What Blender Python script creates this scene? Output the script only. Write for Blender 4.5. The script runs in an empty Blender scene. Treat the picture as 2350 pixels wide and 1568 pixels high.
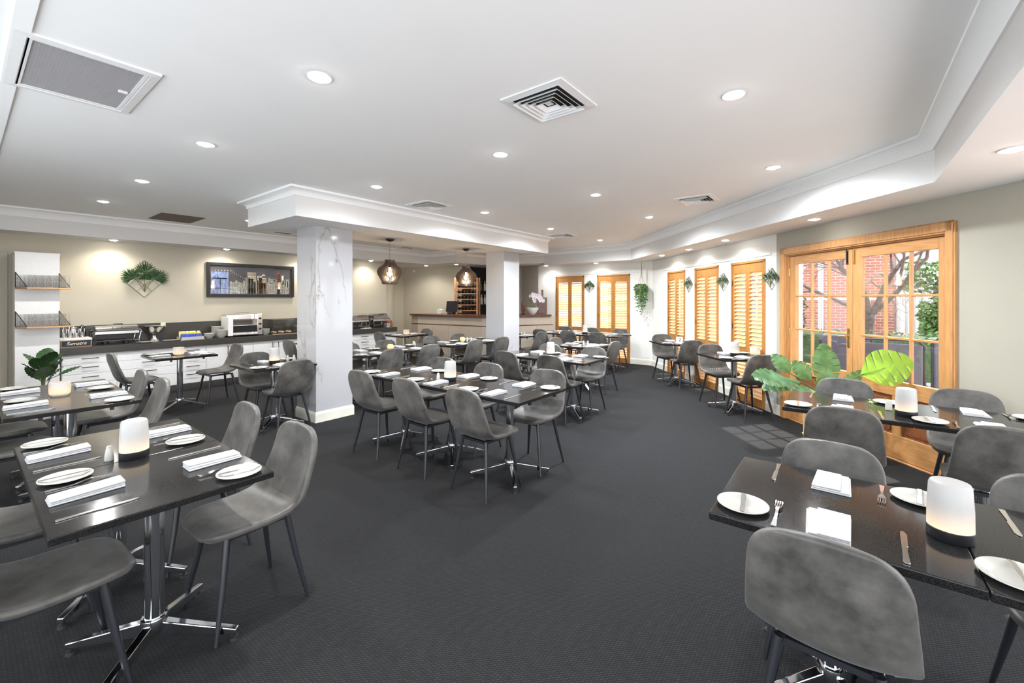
import bpy, bmesh, math, random
from mathutils import Vector, Matrix
random.seed(7)
R = math.radians
PI = math.pi
scene = bpy.context.scene
C = scene.collection

# ------------------------------------------------------------------ camera, sky, sun, exposure
cam_d = bpy.data.cameras.new('camera'); cam = bpy.data.objects.new('camera', cam_d); C.objects.link(cam)
cam.location = (0, 0, 1.52); cam.rotation_euler = (R(90), 0, R(-52.2))
cam_d.sensor_fit = 'HORIZONTAL'; cam_d.sensor_width = 36; cam_d.lens = 36 * 985.7 / 2350
cam_d.shift_y = -99 / 2350; cam_d.clip_start = 0.05; cam_d.clip_end = 200
scene.camera = cam

world = bpy.data.worlds.new('sky'); scene.world = world; world.use_nodes = True
wn = world.node_tree.nodes['Background']
wn.inputs['Color'].default_value = (0.89, 0.95, 1.0, 1); wn.inputs['Strength'].default_value = 2.1

sun_d = bpy.data.lights.new('sun', 'SUN'); sun_d.energy = 9.0; sun_d.angle = R(1.0); sun_d.color = (1, 0.95, 0.88)
sun = bpy.data.objects.new('sun', sun_d); C.objects.link(sun)
sun.rotation_euler = Vector((-0.46, 0.36, -1.0)).to_track_quat('-Z', 'Y').to_euler()

vs = scene.view_settings
scene.display_settings.display_device = 'sRGB'
vs.view_transform = 'Standard'; vs.look = 'None'; vs.gamma = 1.0; vs.use_curve_mapping = False; vs.exposure = 0.90
cy = scene.cycles
cy.use_denoising = True; cy.max_bounces = 8; cy.diffuse_bounces = 6; cy.glossy_bounces = 4
cy.transmission_bounces = 6; cy.transparent_max_bounces = 32; cy.sample_clamp_indirect = 6.0
cy.caustics_reflective = False; cy.caustics_refractive = False

# ------------------------------------------------------------------ materials
MATS = {}
def mat(name, col, rough=0.5, metal=0.0, var=0.0, scale=20.0, bump=0.0, bscale=None, stretch=None, spec=0.5, emit=None, es=0.0, coat=0.0, detail=4):
    m = bpy.data.materials.new(name); m.use_nodes = True; MATS[name] = m
    nt = m.node_tree; N = nt.nodes; L = nt.links; b = N['Principled BSDF']
    b.inputs['Base Color'].default_value = (*col, 1); b.inputs['Roughness'].default_value = rough
    b.inputs['Metallic'].default_value = metal; b.inputs['Specular IOR Level'].default_value = spec
    b.inputs['Coat Weight'].default_value = coat
    tc = N.new('ShaderNodeTexCoord'); mp = N.new('ShaderNodeMapping'); L.new(tc.outputs['Object'], mp.inputs['Vector'])
    if stretch: mp.inputs['Scale'].default_value = stretch
    nz = N.new('ShaderNodeTexNoise'); nz.inputs['Scale'].default_value = scale; nz.inputs['Detail'].default_value = detail
    L.new(mp.outputs['Vector'], nz.inputs['Vector'])
    v = var if var else 0.02
    rp = N.new('ShaderNodeValToRGB'); L.new(nz.outputs['Fac'], rp.inputs['Fac'])
    rp.color_ramp.elements[0].position = 0.3; rp.color_ramp.elements[1].position = 0.7
    rp.color_ramp.elements[0].color = (*[max(0, c * (1 - v)) for c in col], 1)
    rp.color_ramp.elements[1].color = (*[min(1, c * (1 + v)) for c in col], 1)
    L.new(rp.outputs['Color'], b.inputs['Base Color'])
    if bump:
        bp = N.new('ShaderNodeBump'); bp.inputs['Strength'].default_value = bump; bp.inputs['Distance'].default_value = 0.01
        if bscale:
            n2 = N.new('ShaderNodeTexNoise'); n2.inputs['Scale'].default_value = bscale; L.new(mp.outputs['Vector'], n2.inputs['Vector'])
            L.new(n2.outputs['Fac'], bp.inputs['Height'])
        else: L.new(nz.outputs['Fac'], bp.inputs['Height'])
        L.new(bp.outputs['Normal'], b.inputs['Normal'])
    if emit: b.inputs['Emission Color'].default_value = (*emit, 1); b.inputs['Emission Strength'].default_value = es
    return m

def emitter(name, col, s):
    m = bpy.data.materials.new(name); m.use_nodes = True; MATS[name] = m
    nt = m.node_tree; nt.nodes.clear(); e = nt.nodes.new('ShaderNodeEmission'); o = nt.nodes.new('ShaderNodeOutputMaterial')
    e.inputs['Color'].default_value = (*col, 1); e.inputs['Strength'].default_value = s; nt.links.new(e.outputs[0], o.inputs[0])
    return m

def thin_glass(name, tint=(1, 1, 1), refl=0.12):
    m = bpy.data.materials.new(name); m.use_nodes = True; MATS[name] = m
    nt = m.node_tree; N = nt.nodes; L = nt.links; N.clear()
    t = N.new('ShaderNodeBsdfTransparent'); t.inputs[0].default_value = (*tint, 1)
    g = N.new('ShaderNodeBsdfGlossy'); g.inputs['Roughness'].default_value = 0.03
    mx = N.new('ShaderNodeMixShader'); o = N.new('ShaderNodeOutputMaterial'); lw = N.new('ShaderNodeLayerWeight'); lw.inputs[0].default_value = 0.3
    ma = N.new('ShaderNodeMath'); ma.operation = 'MULTIPLY_ADD'; ma.inputs[1].default_value = 0.3; ma.inputs[2].default_value = refl
    L.new(lw.outputs['Fresnel'], ma.inputs[0]); L.new(ma.outputs[0], mx.inputs[0])
    L.new(t.outputs[0], mx.inputs[1]); L.new(g.outputs[0], mx.inputs[2]); L.new(mx.outputs[0], o.inputs[0])
    return m

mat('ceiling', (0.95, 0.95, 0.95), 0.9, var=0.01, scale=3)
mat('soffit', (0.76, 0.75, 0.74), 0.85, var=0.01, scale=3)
mat('wall', (0.53, 0.49, 0.40), 0.85, var=0.015, scale=4, bump=0.02, bscale=250)
mat('wall_door_side_darkened', (0.41, 0.38, 0.312), 0.85, var=0.015, scale=4, bump=0.02, bscale=250)  # room beige darkened as shade, since daylight overlights the door wall
mat('wall_bay', (0.80, 0.78, 0.73), 0.85, var=0.012, scale=4, bump=0.02, bscale=250)
mat('bar_wall', (0.60, 0.55, 0.47), 0.85, var=0.02, scale=4)
mat('skirting', (0.83, 0.79, 0.69), 0.5)
mat('white', (0.86, 0.86, 0.86), 0.35)
mat('cabinet', (0.90, 0.90, 0.91), 0.22)
mat('benchtop', (0.055, 0.05, 0.045), 0.28, var=0.35, scale=160)
mat('chrome', (0.72, 0.73, 0.76), 0.10, 1.0)
mat('steel', (0.74, 0.73, 0.72), 0.16, 1.0, var=0.05, scale=8)
mat('cutlery', (0.82, 0.81, 0.80), 0.12, 1.0)
mat('black', (0.014, 0.014, 0.017), 0.35)
mat('black_leg', (0.018, 0.019, 0.024), 0.36, coat=0.15)
mat('rubber', (0.01, 0.01, 0.01), 0.6)
mat('napkin', (0.57, 0.57, 0.58), 0.85, var=0.02, scale=60, bump=0.15, bscale=500)
mat('china', (0.54, 0.53, 0.49), 0.12)
mat('cream_china', (0.82, 0.77, 0.68), 0.2)
mat('brass', (0.65, 0.45, 0.16), 0.25, 1.0)
mat('cedar', (0.54, 0.27, 0.10), 0.33, var=0.16, scale=9, stretch=(6, 6, 0.6))
mat('cedar_rail', (0.52, 0.255, 0.095), 0.33, var=0.16, scale=9, stretch=(0.8, 0.8, 8))
mat('door_panel', (0.23, 0.075, 0.03), 0.35, var=0.2, scale=10, stretch=(7, 7, 0.6))
mat('shutter', (0.42, 0.185, 0.045), 0.38, var=0.12, scale=9, stretch=(5, 5, 0.8))
mat('slat', (0.60, 0.36, 0.17), 0.4, var=0.1, scale=14, stretch=(1, 1, 8))
mat('shelf_wood', (0.60, 0.36, 0.19), 0.45, var=0.12, scale=12, stretch=(0.6, 6, 6))
mat('rack_wood', (0.52, 0.25, 0.11), 0.5, var=0.15, scale=14)
mat('rattan', (0.66, 0.44, 0.20), 0.55, var=0.25, scale=60)
mat('bar_panel', (0.50, 0.42, 0.34), 0.6, var=0.04, scale=5)
mat('bar_panel_dark', (0.33, 0.26, 0.21), 0.6, var=0.04, scale=5)
mat('bar_top', (0.12, 0.045, 0.03), 0.2, var=0.3, scale=12)
mat('stone', (0.42, 0.40, 0.40), 0.8, var=0.25, scale=10)
mat('leaf_dark', (0.035, 0.085, 0.03), 0.42, var=0.45, scale=24)
mat('leaf_mid', (0.10, 0.20, 0.055), 0.42, var=0.4, scale=22)
mat('stem', (0.12, 0.14, 0.05), 0.5)
mat('twig', (0.16, 0.11, 0.075), 0.7, var=0.3, scale=20)
mat('wire', (0.10, 0.075, 0.055), 0.5)
mat('rope', (0.36, 0.30, 0.23), 0.9)
mat('orchid', (0.88, 0.80, 0.85), 0.6, var=0.06)
mat('pot_white', (0.78, 0.76, 0.73), 0.5)
mat('pot_wood', (0.26, 0.19, 0.12), 0.6, var=0.2, scale=20)
mat('bottle_green', (0.02, 0.03, 0.016), 0.08, coat=0.4)
mat('bottle_clear', (0.62, 0.63, 0.62), 0.08, coat=0.4)
mat('bottle_amber', (0.22, 0.10, 0.03), 0.08, coat=0.4)
mat('foil', (0.12, 0.02, 0.02), 0.3)
mat('shelf_black', (0.02, 0.02, 0.022), 0.3)
mat('dark_glass', (0.03, 0.03, 0.035), 0.05)
mat('outdoor_fabric', (0.075, 0.08, 0.12), 0.6, var=0.25, scale=200)
mat('post', (0.80, 0.70, 0.69), 0.6)
mat('bark', (0.13, 0.10, 0.095), 0.9, var=0.4, scale=18, bump=0.5)
mat('hedge', (0.10, 0.18, 0.055), 0.7, var=0.5, scale=40)
mat('render_white', (0.80, 0.80, 0.80), 0.7)
mat('paving', (0.50, 0.38, 0.33), 0.8, var=0.12, scale=6)
mat('yellow', (0.80, 0.62, 0.06), 0.4); mat('blue', (0.05, 0.10, 0.50), 0.4); mat('paper', (0.85, 0.84, 0.82), 0.6)
mat('red', (0.45, 0.05, 0.04), 0.4); mat('grille', (0.50, 0.50, 0.52), 0.45, 0.3); mat('brown_grille', (0.13, 0.10, 0.075), 0.6)
mat('dark', (0.01, 0.01, 0.01), 0.8)
mat('mount', (0.30, 0.29, 0.30), 0.5); mat('sky_print', (0.085, 0.08, 0.09), 0.3, var=0.3, scale=4)
mat('print_blue', (0.24, 0.30, 0.55), 0.3, var=0.6, scale=60, stretch=(1, 1, .3)); mat('print_warm', (0.75, 0.56, 0.42), 0.3, var=0.5, scale=70, stretch=(.3, 1, 1))
mat('print_grey', (0.40, 0.38, 0.35), 0.3, var=0.7, scale=70); mat('print_light', (0.95, 0.92, 0.88), 0.3); mat('print_red', (0.30, 0.08, 0.05), 0.3)
thin_glass('glass', (0.97, 0.98, 0.98), 0.02); thin_glass('tumbler', (0.99, 0.99, 0.99), 0.05)
emitter('lens', (1, 0.97, 0.92), 40.0); emitter('filament', (1, 0.72, 0.40), 22.0)

def nodes_of(name, col, rough):
    m = mat(name, col, rough); nt = m.node_tree; return m, nt.nodes, nt.links, nt.nodes['Principled BSDF']
# carpet: fine woven dot rib
m, N, L, b = nodes_of('carpet', (0.07, 0.07, 0.074), 0.95)
tc = N.new('ShaderNodeTexCoord'); mp = N.new('ShaderNodeMapping'); L.new(tc.outputs['Object'], mp.inputs['Vector'])
mp.inputs['Rotation'].default_value = (0, 0, R(45)); mp.inputs['Scale'].default_value = (1, 1, 1)
bk = N.new('ShaderNodeTexBrick'); L.new(mp.outputs['Vector'], bk.inputs['Vector'])
bk.inputs['Scale'].default_value = 1.0; bk.inputs['Brick Width'].default_value = 0.020; bk.inputs['Row Height'].default_value = 0.010
bk.inputs['Mortar Size'].default_value = 0.0026; bk.inputs['Mortar Smooth'].default_value = 0.6
bk.inputs['Color1'].default_value = (0.028, 0.028, 0.029, 1); bk.inputs['Color2'].default_value = (0.021, 0.021, 0.022, 1); bk.inputs['Mortar'].default_value = (0.011, 0.011, 0.012, 1)
L.new(bk.outputs['Color'], b.inputs['Base Color'])
bp = N.new('ShaderNodeBump'); bp.inputs['Strength'].default_value = 0.6; bp.inputs['Distance'].default_value = 0.004; bp.invert = True
L.new(bk.outputs['Fac'], bp.inputs['Height']); L.new(bp.outputs['Normal'], b.inputs['Normal']); b.inputs['Specular IOR Level'].default_value = 0.25
# suede upholstery, mottled
m, N, L, b = nodes_of('suede', (0.15, 0.15, 0.145), 0.55)
tc = N.new('ShaderNodeTexCoord'); n1 = N.new('ShaderNodeTexNoise'); n1.inputs['Scale'].default_value = 7; n1.inputs['Detail'].default_value = 8; n1.inputs['Roughness'].default_value = 0.62
oi = N.new('ShaderNodeObjectInfo'); ad = N.new('ShaderNodeVectorMath'); ad.operation = 'ADD'; sc_ = N.new('ShaderNodeVectorMath'); sc_.operation = 'SCALE'; sc_.inputs['Scale'].default_value = 0.7
L.new(oi.outputs['Location'], sc_.inputs[0]); L.new(sc_.outputs[0], ad.inputs[1]); L.new(tc.outputs['Object'], ad.inputs[0]); L.new(ad.outputs[0], n1.inputs['Vector'])
rp = N.new('ShaderNodeValToRGB'); L.new(n1.outputs['Fac'], rp.inputs['Fac'])
rp.color_ramp.elements[0].position = 0.34; rp.color_ramp.elements[0].color = (0.040, 0.038, 0.035, 1)
rp.color_ramp.elements[1].position = 0.68; rp.color_ramp.elements[1].color = (0.135, 0.124, 0.113, 1)
L.new(rp.outputs['Color'], b.inputs['Base Color']); b.inputs['Specular IOR Level'].default_value = 0.45; b.inputs['Roughness'].default_value = 0.42; b.inputs['Sheen Weight'].default_value = 0.12
# speckled polished granite table top
m, N, L, b = nodes_of('granite', (0.03, 0.029, 0.028), 0.11)
tc = N.new('ShaderNodeTexCoord'); vz = N.new('ShaderNodeTexNoise'); vz.inputs['Scale'].default_value = 330; vz.inputs['Detail'].default_value = 2; L.new(tc.outputs['Object'], vz.inputs['Vector'])
rp = N.new('ShaderNodeValToRGB'); L.new(vz.outputs['Fac'], rp.inputs['Fac']); rp.color_ramp.elements[0].position = 0.42; rp.color_ramp.elements[0].color = (0.008, 0.008, 0.009, 1)
rp.color_ramp.elements[1].position = 0.68; rp.color_ramp.elements[1].color = (0.032, 0.030, 0.028, 1); L.new(rp.outputs['Color'], b.inputs['Base Color'])
rr = N.new('ShaderNodeMapRange'); rr.inputs['From Min'].default_value = 0.4; rr.inputs['From Max'].default_value = 0.65; rr.inputs['To Min'].default_value = 0.07; rr.inputs['To Max'].default_value = 0.2
L.new(vz.outputs['Fac'], rr.inputs['Value']); L.new(rr.outputs[0], b.inputs['Roughness']); b.inputs['Specular IOR Level'].default_value = 0.5; b.inputs['IOR'].default_value = 1.36
# veined marble tile
m, N, L, b = nodes_of('marble', (0.84, 0.83, 0.83), 0.07)
tc = N.new('ShaderNodeTexCoord'); mp = N.new('ShaderNodeMapping'); mp.inputs['Scale'].default_value = (1.6, 1.6, 0.55); mp.inputs['Rotation'].default_value = (0.25, 0.35, 0.1); L.new(tc.outputs['Object'], mp.inputs['Vector'])
n0 = N.new('ShaderNodeTexNoise'); n0.inputs['Scale'].default_value = 1.7; n0.inputs['Detail'].default_value = 6; L.new(mp.outputs[0], n0.inputs['Vector'])
ab = N.new('ShaderNodeMath'); ab.operation = 'SUBTRACT'; ab.inputs[1].default_value = 0.52; L.new(n0.outputs['Fac'], ab.inputs[0])
a2 = N.new('ShaderNodeMath'); a2.operation = 'ABSOLUTE'; L.new(ab.outputs[0], a2.inputs[0])
rp = N.new('ShaderNodeValToRGB'); L.new(a2.outputs[0], rp.inputs['Fac']); rp.color_ramp.elements[0].color = (0.26, 0.24, 0.23, 1); rp.color_ramp.elements[0].position = 0.0
rp.color_ramp.elements[1].color = (0.48, 0.476, 0.49, 1); rp.color_ramp.elements[1].position = 0.03
e = rp.color_ramp.elements.new(0.006); e.color = (0.44, 0.42, 0.41, 1)
n3 = N.new('ShaderNodeTexNoise'); n3.inputs['Scale'].default_value = 1.1; L.new(mp.outputs[0], n3.inputs['Vector'])
r3 = N.new('ShaderNodeValToRGB'); r3.color_ramp.elements[0].position = 0.5; r3.color_ramp.elements[1].position = 0.62; L.new(n3.outputs['Fac'], r3.inputs['Fac'])
mx = N.new('ShaderNodeMix'); mx.data_type = 'RGBA'; L.new(r3.outputs['Color'], mx.inputs['Factor']); mx.inputs[6].default_value = (0.48, 0.476, 0.49, 1); L.new(rp.outputs['Color'], mx.inputs[7]); L.new(mx.outputs[2], b.inputs['Base Color'])
# far brick facade
m, N, L, b = nodes_of('brick_far', (0.5, 0.2, 0.14), 0.85)
tc = N.new('ShaderNodeTexCoord'); sx = N.new('ShaderNodeSeparateXYZ'); cb = N.new('ShaderNodeCombineXYZ'); L.new(tc.outputs['Object'], sx.inputs[0]); L.new(sx.outputs['Y'], cb.inputs['X']); L.new(sx.outputs['Z'], cb.inputs['Y'])
bk = N.new('ShaderNodeTexBrick'); L.new(cb.outputs[0], bk.inputs['Vector']); bk.inputs['Scale'].default_value = 1; bk.inputs['Brick Width'].default_value = 0.24; bk.inputs['Row Height'].default_value = 0.086; bk.inputs['Mortar Size'].default_value = 0.008
bk.inputs['Color1'].default_value = (0.50, 0.20, 0.145, 1); bk.inputs['Color2'].default_value = (0.47, 0.17, 0.12, 1); bk.inputs['Mortar'].default_value = (0.62, 0.54, 0.5, 1); L.new(bk.outputs['Color'], b.inputs['Base Color'])
# monstera leaf: lets light through
def leafmat(name, c0, c1, trans):
    m, N, L, b = nodes_of(name, c0, 0.35)
    tc = N.new('ShaderNodeTexCoord'); nz = N.new('ShaderNodeTexNoise'); nz.inputs['Scale'].default_value = 9; nz.inputs['Detail'].default_value = 3; L.new(tc.outputs['Object'], nz.inputs['Vector'])
    rp = N.new('ShaderNodeValToRGB'); rp.color_ramp.elements[0].color = (*c0, 1); rp.color_ramp.elements[1].color = (*c1, 1); rp.color_ramp.elements[0].position = 0.35; rp.color_ramp.elements[1].position = 0.65
    L.new(nz.outputs['Fac'], rp.inputs['Fac']); L.new(rp.outputs['Color'], b.inputs['Base Color'])
    tr = N.new('ShaderNodeBsdfTranslucent'); tr.inputs['Color'].default_value = (0.35, 0.62, 0.06, 1); ms = N.new('ShaderNodeMixShader'); ms.inputs[0].default_value = trans
    o = N['Material Output']; L.new(b.outputs[0], ms.inputs[1]); L.new(tr.outputs[0], ms.inputs[2]); L.new(ms.outputs[0], o.inputs['Surface'])
leafmat('monstera', (0.02, 0.075, 0.025), (0.11, 0.22, 0.085), 0.25)
leafmat('monstera_backlit', (0.22, 0.42, 0.05), (0.33, 0.55, 0.08), 0.65)  # backlit copy: sunlight put into a paler base colour
# candle lamp glass: warm glow low down, from the tea light within
m, N, L, b = nodes_of('candle_glass', (0.42, 0.41, 0.405), 0.45)
tc = N.new('ShaderNodeTexCoord'); sx = N.new('ShaderNodeSeparateXYZ'); L.new(tc.outputs['Object'], sx.inputs[0])
mr = N.new('ShaderNodeMapRange'); mr.inputs['From Min'].default_value = 0.04; mr.inputs['From Max'].default_value = 0.13; mr.inputs['To Min'].default_value = 1.0; mr.inputs['To Max'].default_value = 0.0
L.new(sx.outputs['Z'], mr.inputs['Value']); pw = N.new('ShaderNodeMath'); pw.operation = 'POWER'; pw.inputs[1].default_value = 1.8; L.new(mr.outputs[0], pw.inputs[0])
ml = N.new('ShaderNodeMath'); ml.operation = 'MULTIPLY_ADD'; ml.inputs[1].default_value = 0.45; ml.inputs[2].default_value = 0.01; L.new(pw.outputs[0], ml.inputs[0])
b.inputs['Emission Color'].default_value = (1.0, 0.60, 0.26, 1); L.new(ml.outputs[0], b.inputs['Emission Strength'])
mat('candle_globe', (0.85, 0.62, 0.25), 0.4, emit=(1, 0.65, 0.2), es=0.35)
mat('pendant_slat', (0.06, 0.035, 0.027), 0.45, var=0.15, scale=12)

# ------------------------------------------------------------------ mesh builder
class MB:
    def __init__(s): s.v = []; s.f = []; s.T = None
    def add(s, vs, fs):
        o = len(s.v); s.v += [tuple(s.T(*p)) if s.T else tuple(p) for p in vs]; s.f += [tuple(i + o for i in f) for f in fs]; return s
    def box(s, x0, x1, y0, y1, z0, z1):
        return s.add([(x0,y0,z0),(x1,y0,z0),(x1,y1,z0),(x0,y1,z0),(x0,y0,z1),(x1,y0,z1),(x1,y1,z1),(x0,y1,z1)],
                     [(0,3,2,1),(4,5,6,7),(0,1,5,4),(1,2,6,5),(2,3,7,6),(3,0,4,7)])
    def hexa(s, p): return s.add(p, [(0,3,2,1),(4,5,6,7),(0,1,5,4),(1,2,6,5),(2,3,7,6),(3,0,4,7)])
    def tube(s, pts, r, n=8, caps=True):
        pts = [Vector(p) for p in pts]; rs = r if isinstance(r, (list, tuple)) else [r] * len(pts)
        vs = []; fs = []
        for i, p in enumerate(pts):
            t = (pts[min(i+1, len(pts)-1)] - pts[max(i-1, 0)]).normalized()
            a = Vector((0,0,1)) if abs(t.z) < 0.95 else Vector((1,0,0))
            u = t.cross(a).normalized(); w = t.cross(u)
            for k in range(n):
                q = 2 * PI * k / n; vs.append(p + (u * math.cos(q) + w * math.sin(q)) * rs[i])
        for i in range(len(pts) - 1):
            for k in range(n): fs.append((i*n+k, i*n+(k+1)%n, (i+1)*n+(k+1)%n, (i+1)*n+k))
        if caps: fs.append(tuple(range(n))[::-1]); fs.append(tuple((len(pts)-1)*n + k for k in range(n)))
        return s.add(vs, fs)
    def lathe(s, prof, n=20, c=(0,0,0)):
        vs = []; fs = []
        for r, z in prof:
            for k in range(n): q = 2*PI*k/n; vs.append((c[0]+r*math.cos(q), c[1]+r*math.sin(q), c[2]+z))
        for i in range(len(prof)-1):
            for k in range(n): fs.append((i*n+k, i*n+(k+1)%n, (i+1)*n+(k+1)%n, (i+1)*n+k))
        if prof[0][0] > 1e-6: fs.append(tuple(range(n))[::-1])
        if prof[-1][0] > 1e-6: fs.append(tuple((len(prof)-1)*n+k for k in range(n)))
        return s.add(vs, fs)
    def prism(s, poly, z0, z1):
        n = len(poly); vs = [(x,y,z0) for x,y in poly] + [(x,y,z1) for x,y in poly]
        return s.add(vs, [tuple(range(n))[::-1], tuple(range(n, 2*n))] + [(i,(i+1)%n,n+(i+1)%n,n+i) for i in range(n)])
    def sweep(s, path, prof, closed=False):   # prof: (offset to the left of the path, z)
        P = [Vector((x,y)) for x,y in path]; n = len(P); m = len(prof); vs = []; fs = []
        for i in range(n):
            if closed or 0 < i < n-1:
                d0 = (P[i]-P[i-1]).normalized(); d1 = (P[(i+1)%n]-P[i]).normalized()
            else: d0 = d1 = (P[1]-P[0]).normalized() if i == 0 else (P[-1]-P[-2]).normalized()
            n0 = Vector((-d0.y,d0.x)); n1 = Vector((-d1.y,d1.x)); b = n0+n1; b = b / max(1e-6, b.dot(n0))
            for o, z in prof: q = P[i] + b*o; vs.append((q.x,q.y,z))
        for i in range(n if closed else n-1):
            j = (i+1) % n
            for k in range(m): fs.append((i*m+k, j*m+k, j*m+(k+1)%m, i*m+(k+1)%m))
        if not closed: fs.append(tuple(range(m))[::-1]); fs.append(tuple((n-1)*m+k for k in range(m)))
        return s.add(vs, fs)
    def sphere(s, c, r, n=10, sz=1.0):
        return s.lathe([(max(1e-7, r*math.sin(PI*i/n)), -r*sz*math.cos(PI*i/n)) for i in range(n+1)], n*2 if n < 9 else 14, c)
    def mesh(s, name, mt, smooth=False, bevel=0, seg=2):
        bm = bmesh.new(); vs = [bm.verts.new(p) for p in s.v]
        for f in s.f:
            try: bm.faces.new([vs[i] for i in f])
            except ValueError: pass
        bmesh.ops.remove_doubles(bm, verts=bm.verts, dist=1e-5)
        bmesh.ops.recalc_face_normals(bm, faces=bm.faces)
        if bevel:
            ed = [e for e in bm.edges if len(e.link_faces) == 2 and e.calc_face_angle(0) > 0.6]
            bmesh.ops.bevel(bm, geom=ed, offset=bevel, segments=seg, affect='EDGES', profile=0.5)
        me = bpy.data.meshes.new(name); bm.to_mesh(me); bm.free()
        me.materials.append(MATS[mt])
        if smooth:
            for p in me.polygons: p.use_smooth = True
            if smooth != 2: me.set_sharp_from_angle(angle=R(42))
        return me
def link(name, data, parent=None, loc=None, rot=None):
    o = bpy.data.objects.new(name, data); C.objects.link(o)
    if parent: o.parent = parent
    if loc is not None: o.location = loc
    if rot is not None: o.rotation_euler = (0,0,rot) if isinstance(rot, (int,float)) else rot
    return o
def tag(o, label, cat, group=None):
    o['label'] = label; o['category'] = cat
    if group: o['group'] = group
    return o
def thing(name, label, cat, loc=(0,0,0), rot=0, group=None): return tag(link(name, None, None, loc, rot), label, cat, group)
def struct(name, data, parent=None):
    o = link(name, data, parent)
    if not parent: o['kind'] = 'structure'
    return o
def inst(proto, name, label, cat, loc, rot=0, group=None):
    """proto: list of (part name, mesh, [sub-parts])"""
    t = thing(name, label, cat, loc, rot, group)
    for pn, me, sub in proto:
        p = link(pn, me, t)
        for sn, sm in sub: link(sn, sm, p)
    return t
def frame(ox, oy, ang):
    c, s = math.cos(ang), math.sin(ang)
    return lambda a, n, z: (ox + a*c + n*s, oy + a*s - n*c, z)
# ------------------------------------------------------------------ room shell
WA = math.atan2(0.669, 0.743)
OX, OY = 5.09, -0.627
WF = frame(OX, OY, WA)
ROOM = [(-1.6,-2.2),(3.343,-2.2),(9.62,3.454),(9.62,6.56),(10.0,7.4),(10.0,8.35),(8.6,8.45),(7.9,10.1),(7.55,10.1),(6.56,9.07),(-1.6,9.07)]
struct('floor', MB().prism(ROOM, -0.08, 0).mesh('floor', 'carpet'))
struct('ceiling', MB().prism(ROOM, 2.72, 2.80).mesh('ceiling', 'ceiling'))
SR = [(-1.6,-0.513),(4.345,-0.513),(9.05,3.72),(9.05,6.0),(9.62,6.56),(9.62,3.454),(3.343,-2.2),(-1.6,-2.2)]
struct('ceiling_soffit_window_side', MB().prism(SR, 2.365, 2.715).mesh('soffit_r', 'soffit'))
SL = [(9.05,6.0),(8.52,7.6),(7.57,7.65),(7.57,8.6),(-1.6,8.6),(-1.6,9.07),(6.56,9.07),(7.55,10.1),(7.9,10.1),(8.6,8.45),(10.0,8.35),(10.0,7.4),(9.62,6.56)]
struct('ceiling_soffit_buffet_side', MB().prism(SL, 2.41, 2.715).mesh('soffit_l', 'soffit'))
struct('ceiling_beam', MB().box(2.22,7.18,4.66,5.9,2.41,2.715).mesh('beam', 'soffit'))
COVE = [(0,2.60),(0.012,2.60),(0.018,2.63),(0.045,2.672),(0.072,2.694),(0.09,2.698),(0.09,2.72),(0,2.72)]
TRAY = [(-1.6,-0.513),(4.345,-0.513),(9.05,3.72),(9.05,5.95),(8.52,7.6),(7.57,7.65),(7.57,8.6),(-1.6,8.6)]
struct('trim_1', MB().sweep(TRAY, COVE).mesh('cornice', 'ceiling', 1))
struct('trim_2', MB().sweep([(2.22,4.66),(2.22,5.9),(7.18,5.9),(7.18,4.66)], [(o, z + (0.035 if z < 2.65 else 0.015 if z < 2.69 else 0)) for o, z in COVE], True).mesh('cornice_beam', 'ceiling', 1))
struct('trim_3', MB().box(0.14,0.20,-0.4,8.5,2.708,2.72).mesh('joint', 'ceiling'))

def wall_open(name, T, s0, s1, z1, openings, th=0.12, mt='wall'):
    m = MB(); m.T = T; x = s0
    for a, b, h in sorted(openings):
        m.box(x, a, 0, th, 0, z1); m.box(a, b, 0, th, h, z1); x = b
    m.box(x, s1, 0, th, 0, z1)
    return struct(name, m.mesh(name, mt))
DOOR = (-0.066, 1.807, 2.06)
WINS = [(2.23, 3.01, 2.05), (3.38, 4.14, 2.05), (4.53, 5.27, 2.05)]
BF = frame(9.62, 3.454, R(90))
BWINS = [(0.526, 1.356, 2.08), (1.726, 2.546, 2.08)]
# the near door wall is the room beige with shade put into it, the shuttered bay a paler paint
wall_open('wall_right', WF, -1.0, 2.0, 2.71, [DOOR], mt='wall_door_side_darkened')
wall_open('wall_right_bay', WF, 2.0, 6.098, 2.71, WINS, mt='wall_bay')
wall_open('wall_bay', BF, 0.0, 3.106, 2.71, BWINS, mt='wall_bay')
def wseg(name, p, q, mt, th=0.12):
    d = (Vector(q) - Vector(p)); T = frame(p[0], p[1], math.atan2(d.y, d.x)); m = MB(); m.T = T; m.box(0, d.length, 0, th, 0, 2.71)
    return struct(name, m.mesh(name, mt))
wseg('wall_bar_side', (9.62,6.56), (10.0,7.4), 'bar_wall'); wseg('wall_bar_end', (10.0,7.4), (10.0,8.35), 'bar_wall')
wseg('wall_bar_shelf', (10.0,8.35), (8.6,8.45), 'bar_wall'); wseg('wall_bar_back', (8.6,8.45), (7.9,10.1), 'wall')
wseg('wall_bar_niche', (7.9,10.1), (7.55,10.1), 'wall'); wseg('wall_bar_return', (7.55,10.1), (6.56,9.07), 'bar_wall'); wseg('wall_left', (6.56,9.07), (-1.6,9.07), 'wall')
struct('wall_light_block', MB().box(-1.72,-1.6,5.0,9.07,0,2.71).mesh('wall_light_block', 'wall'))  # unseen wall added to keep daylight off the column and beam sides
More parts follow.
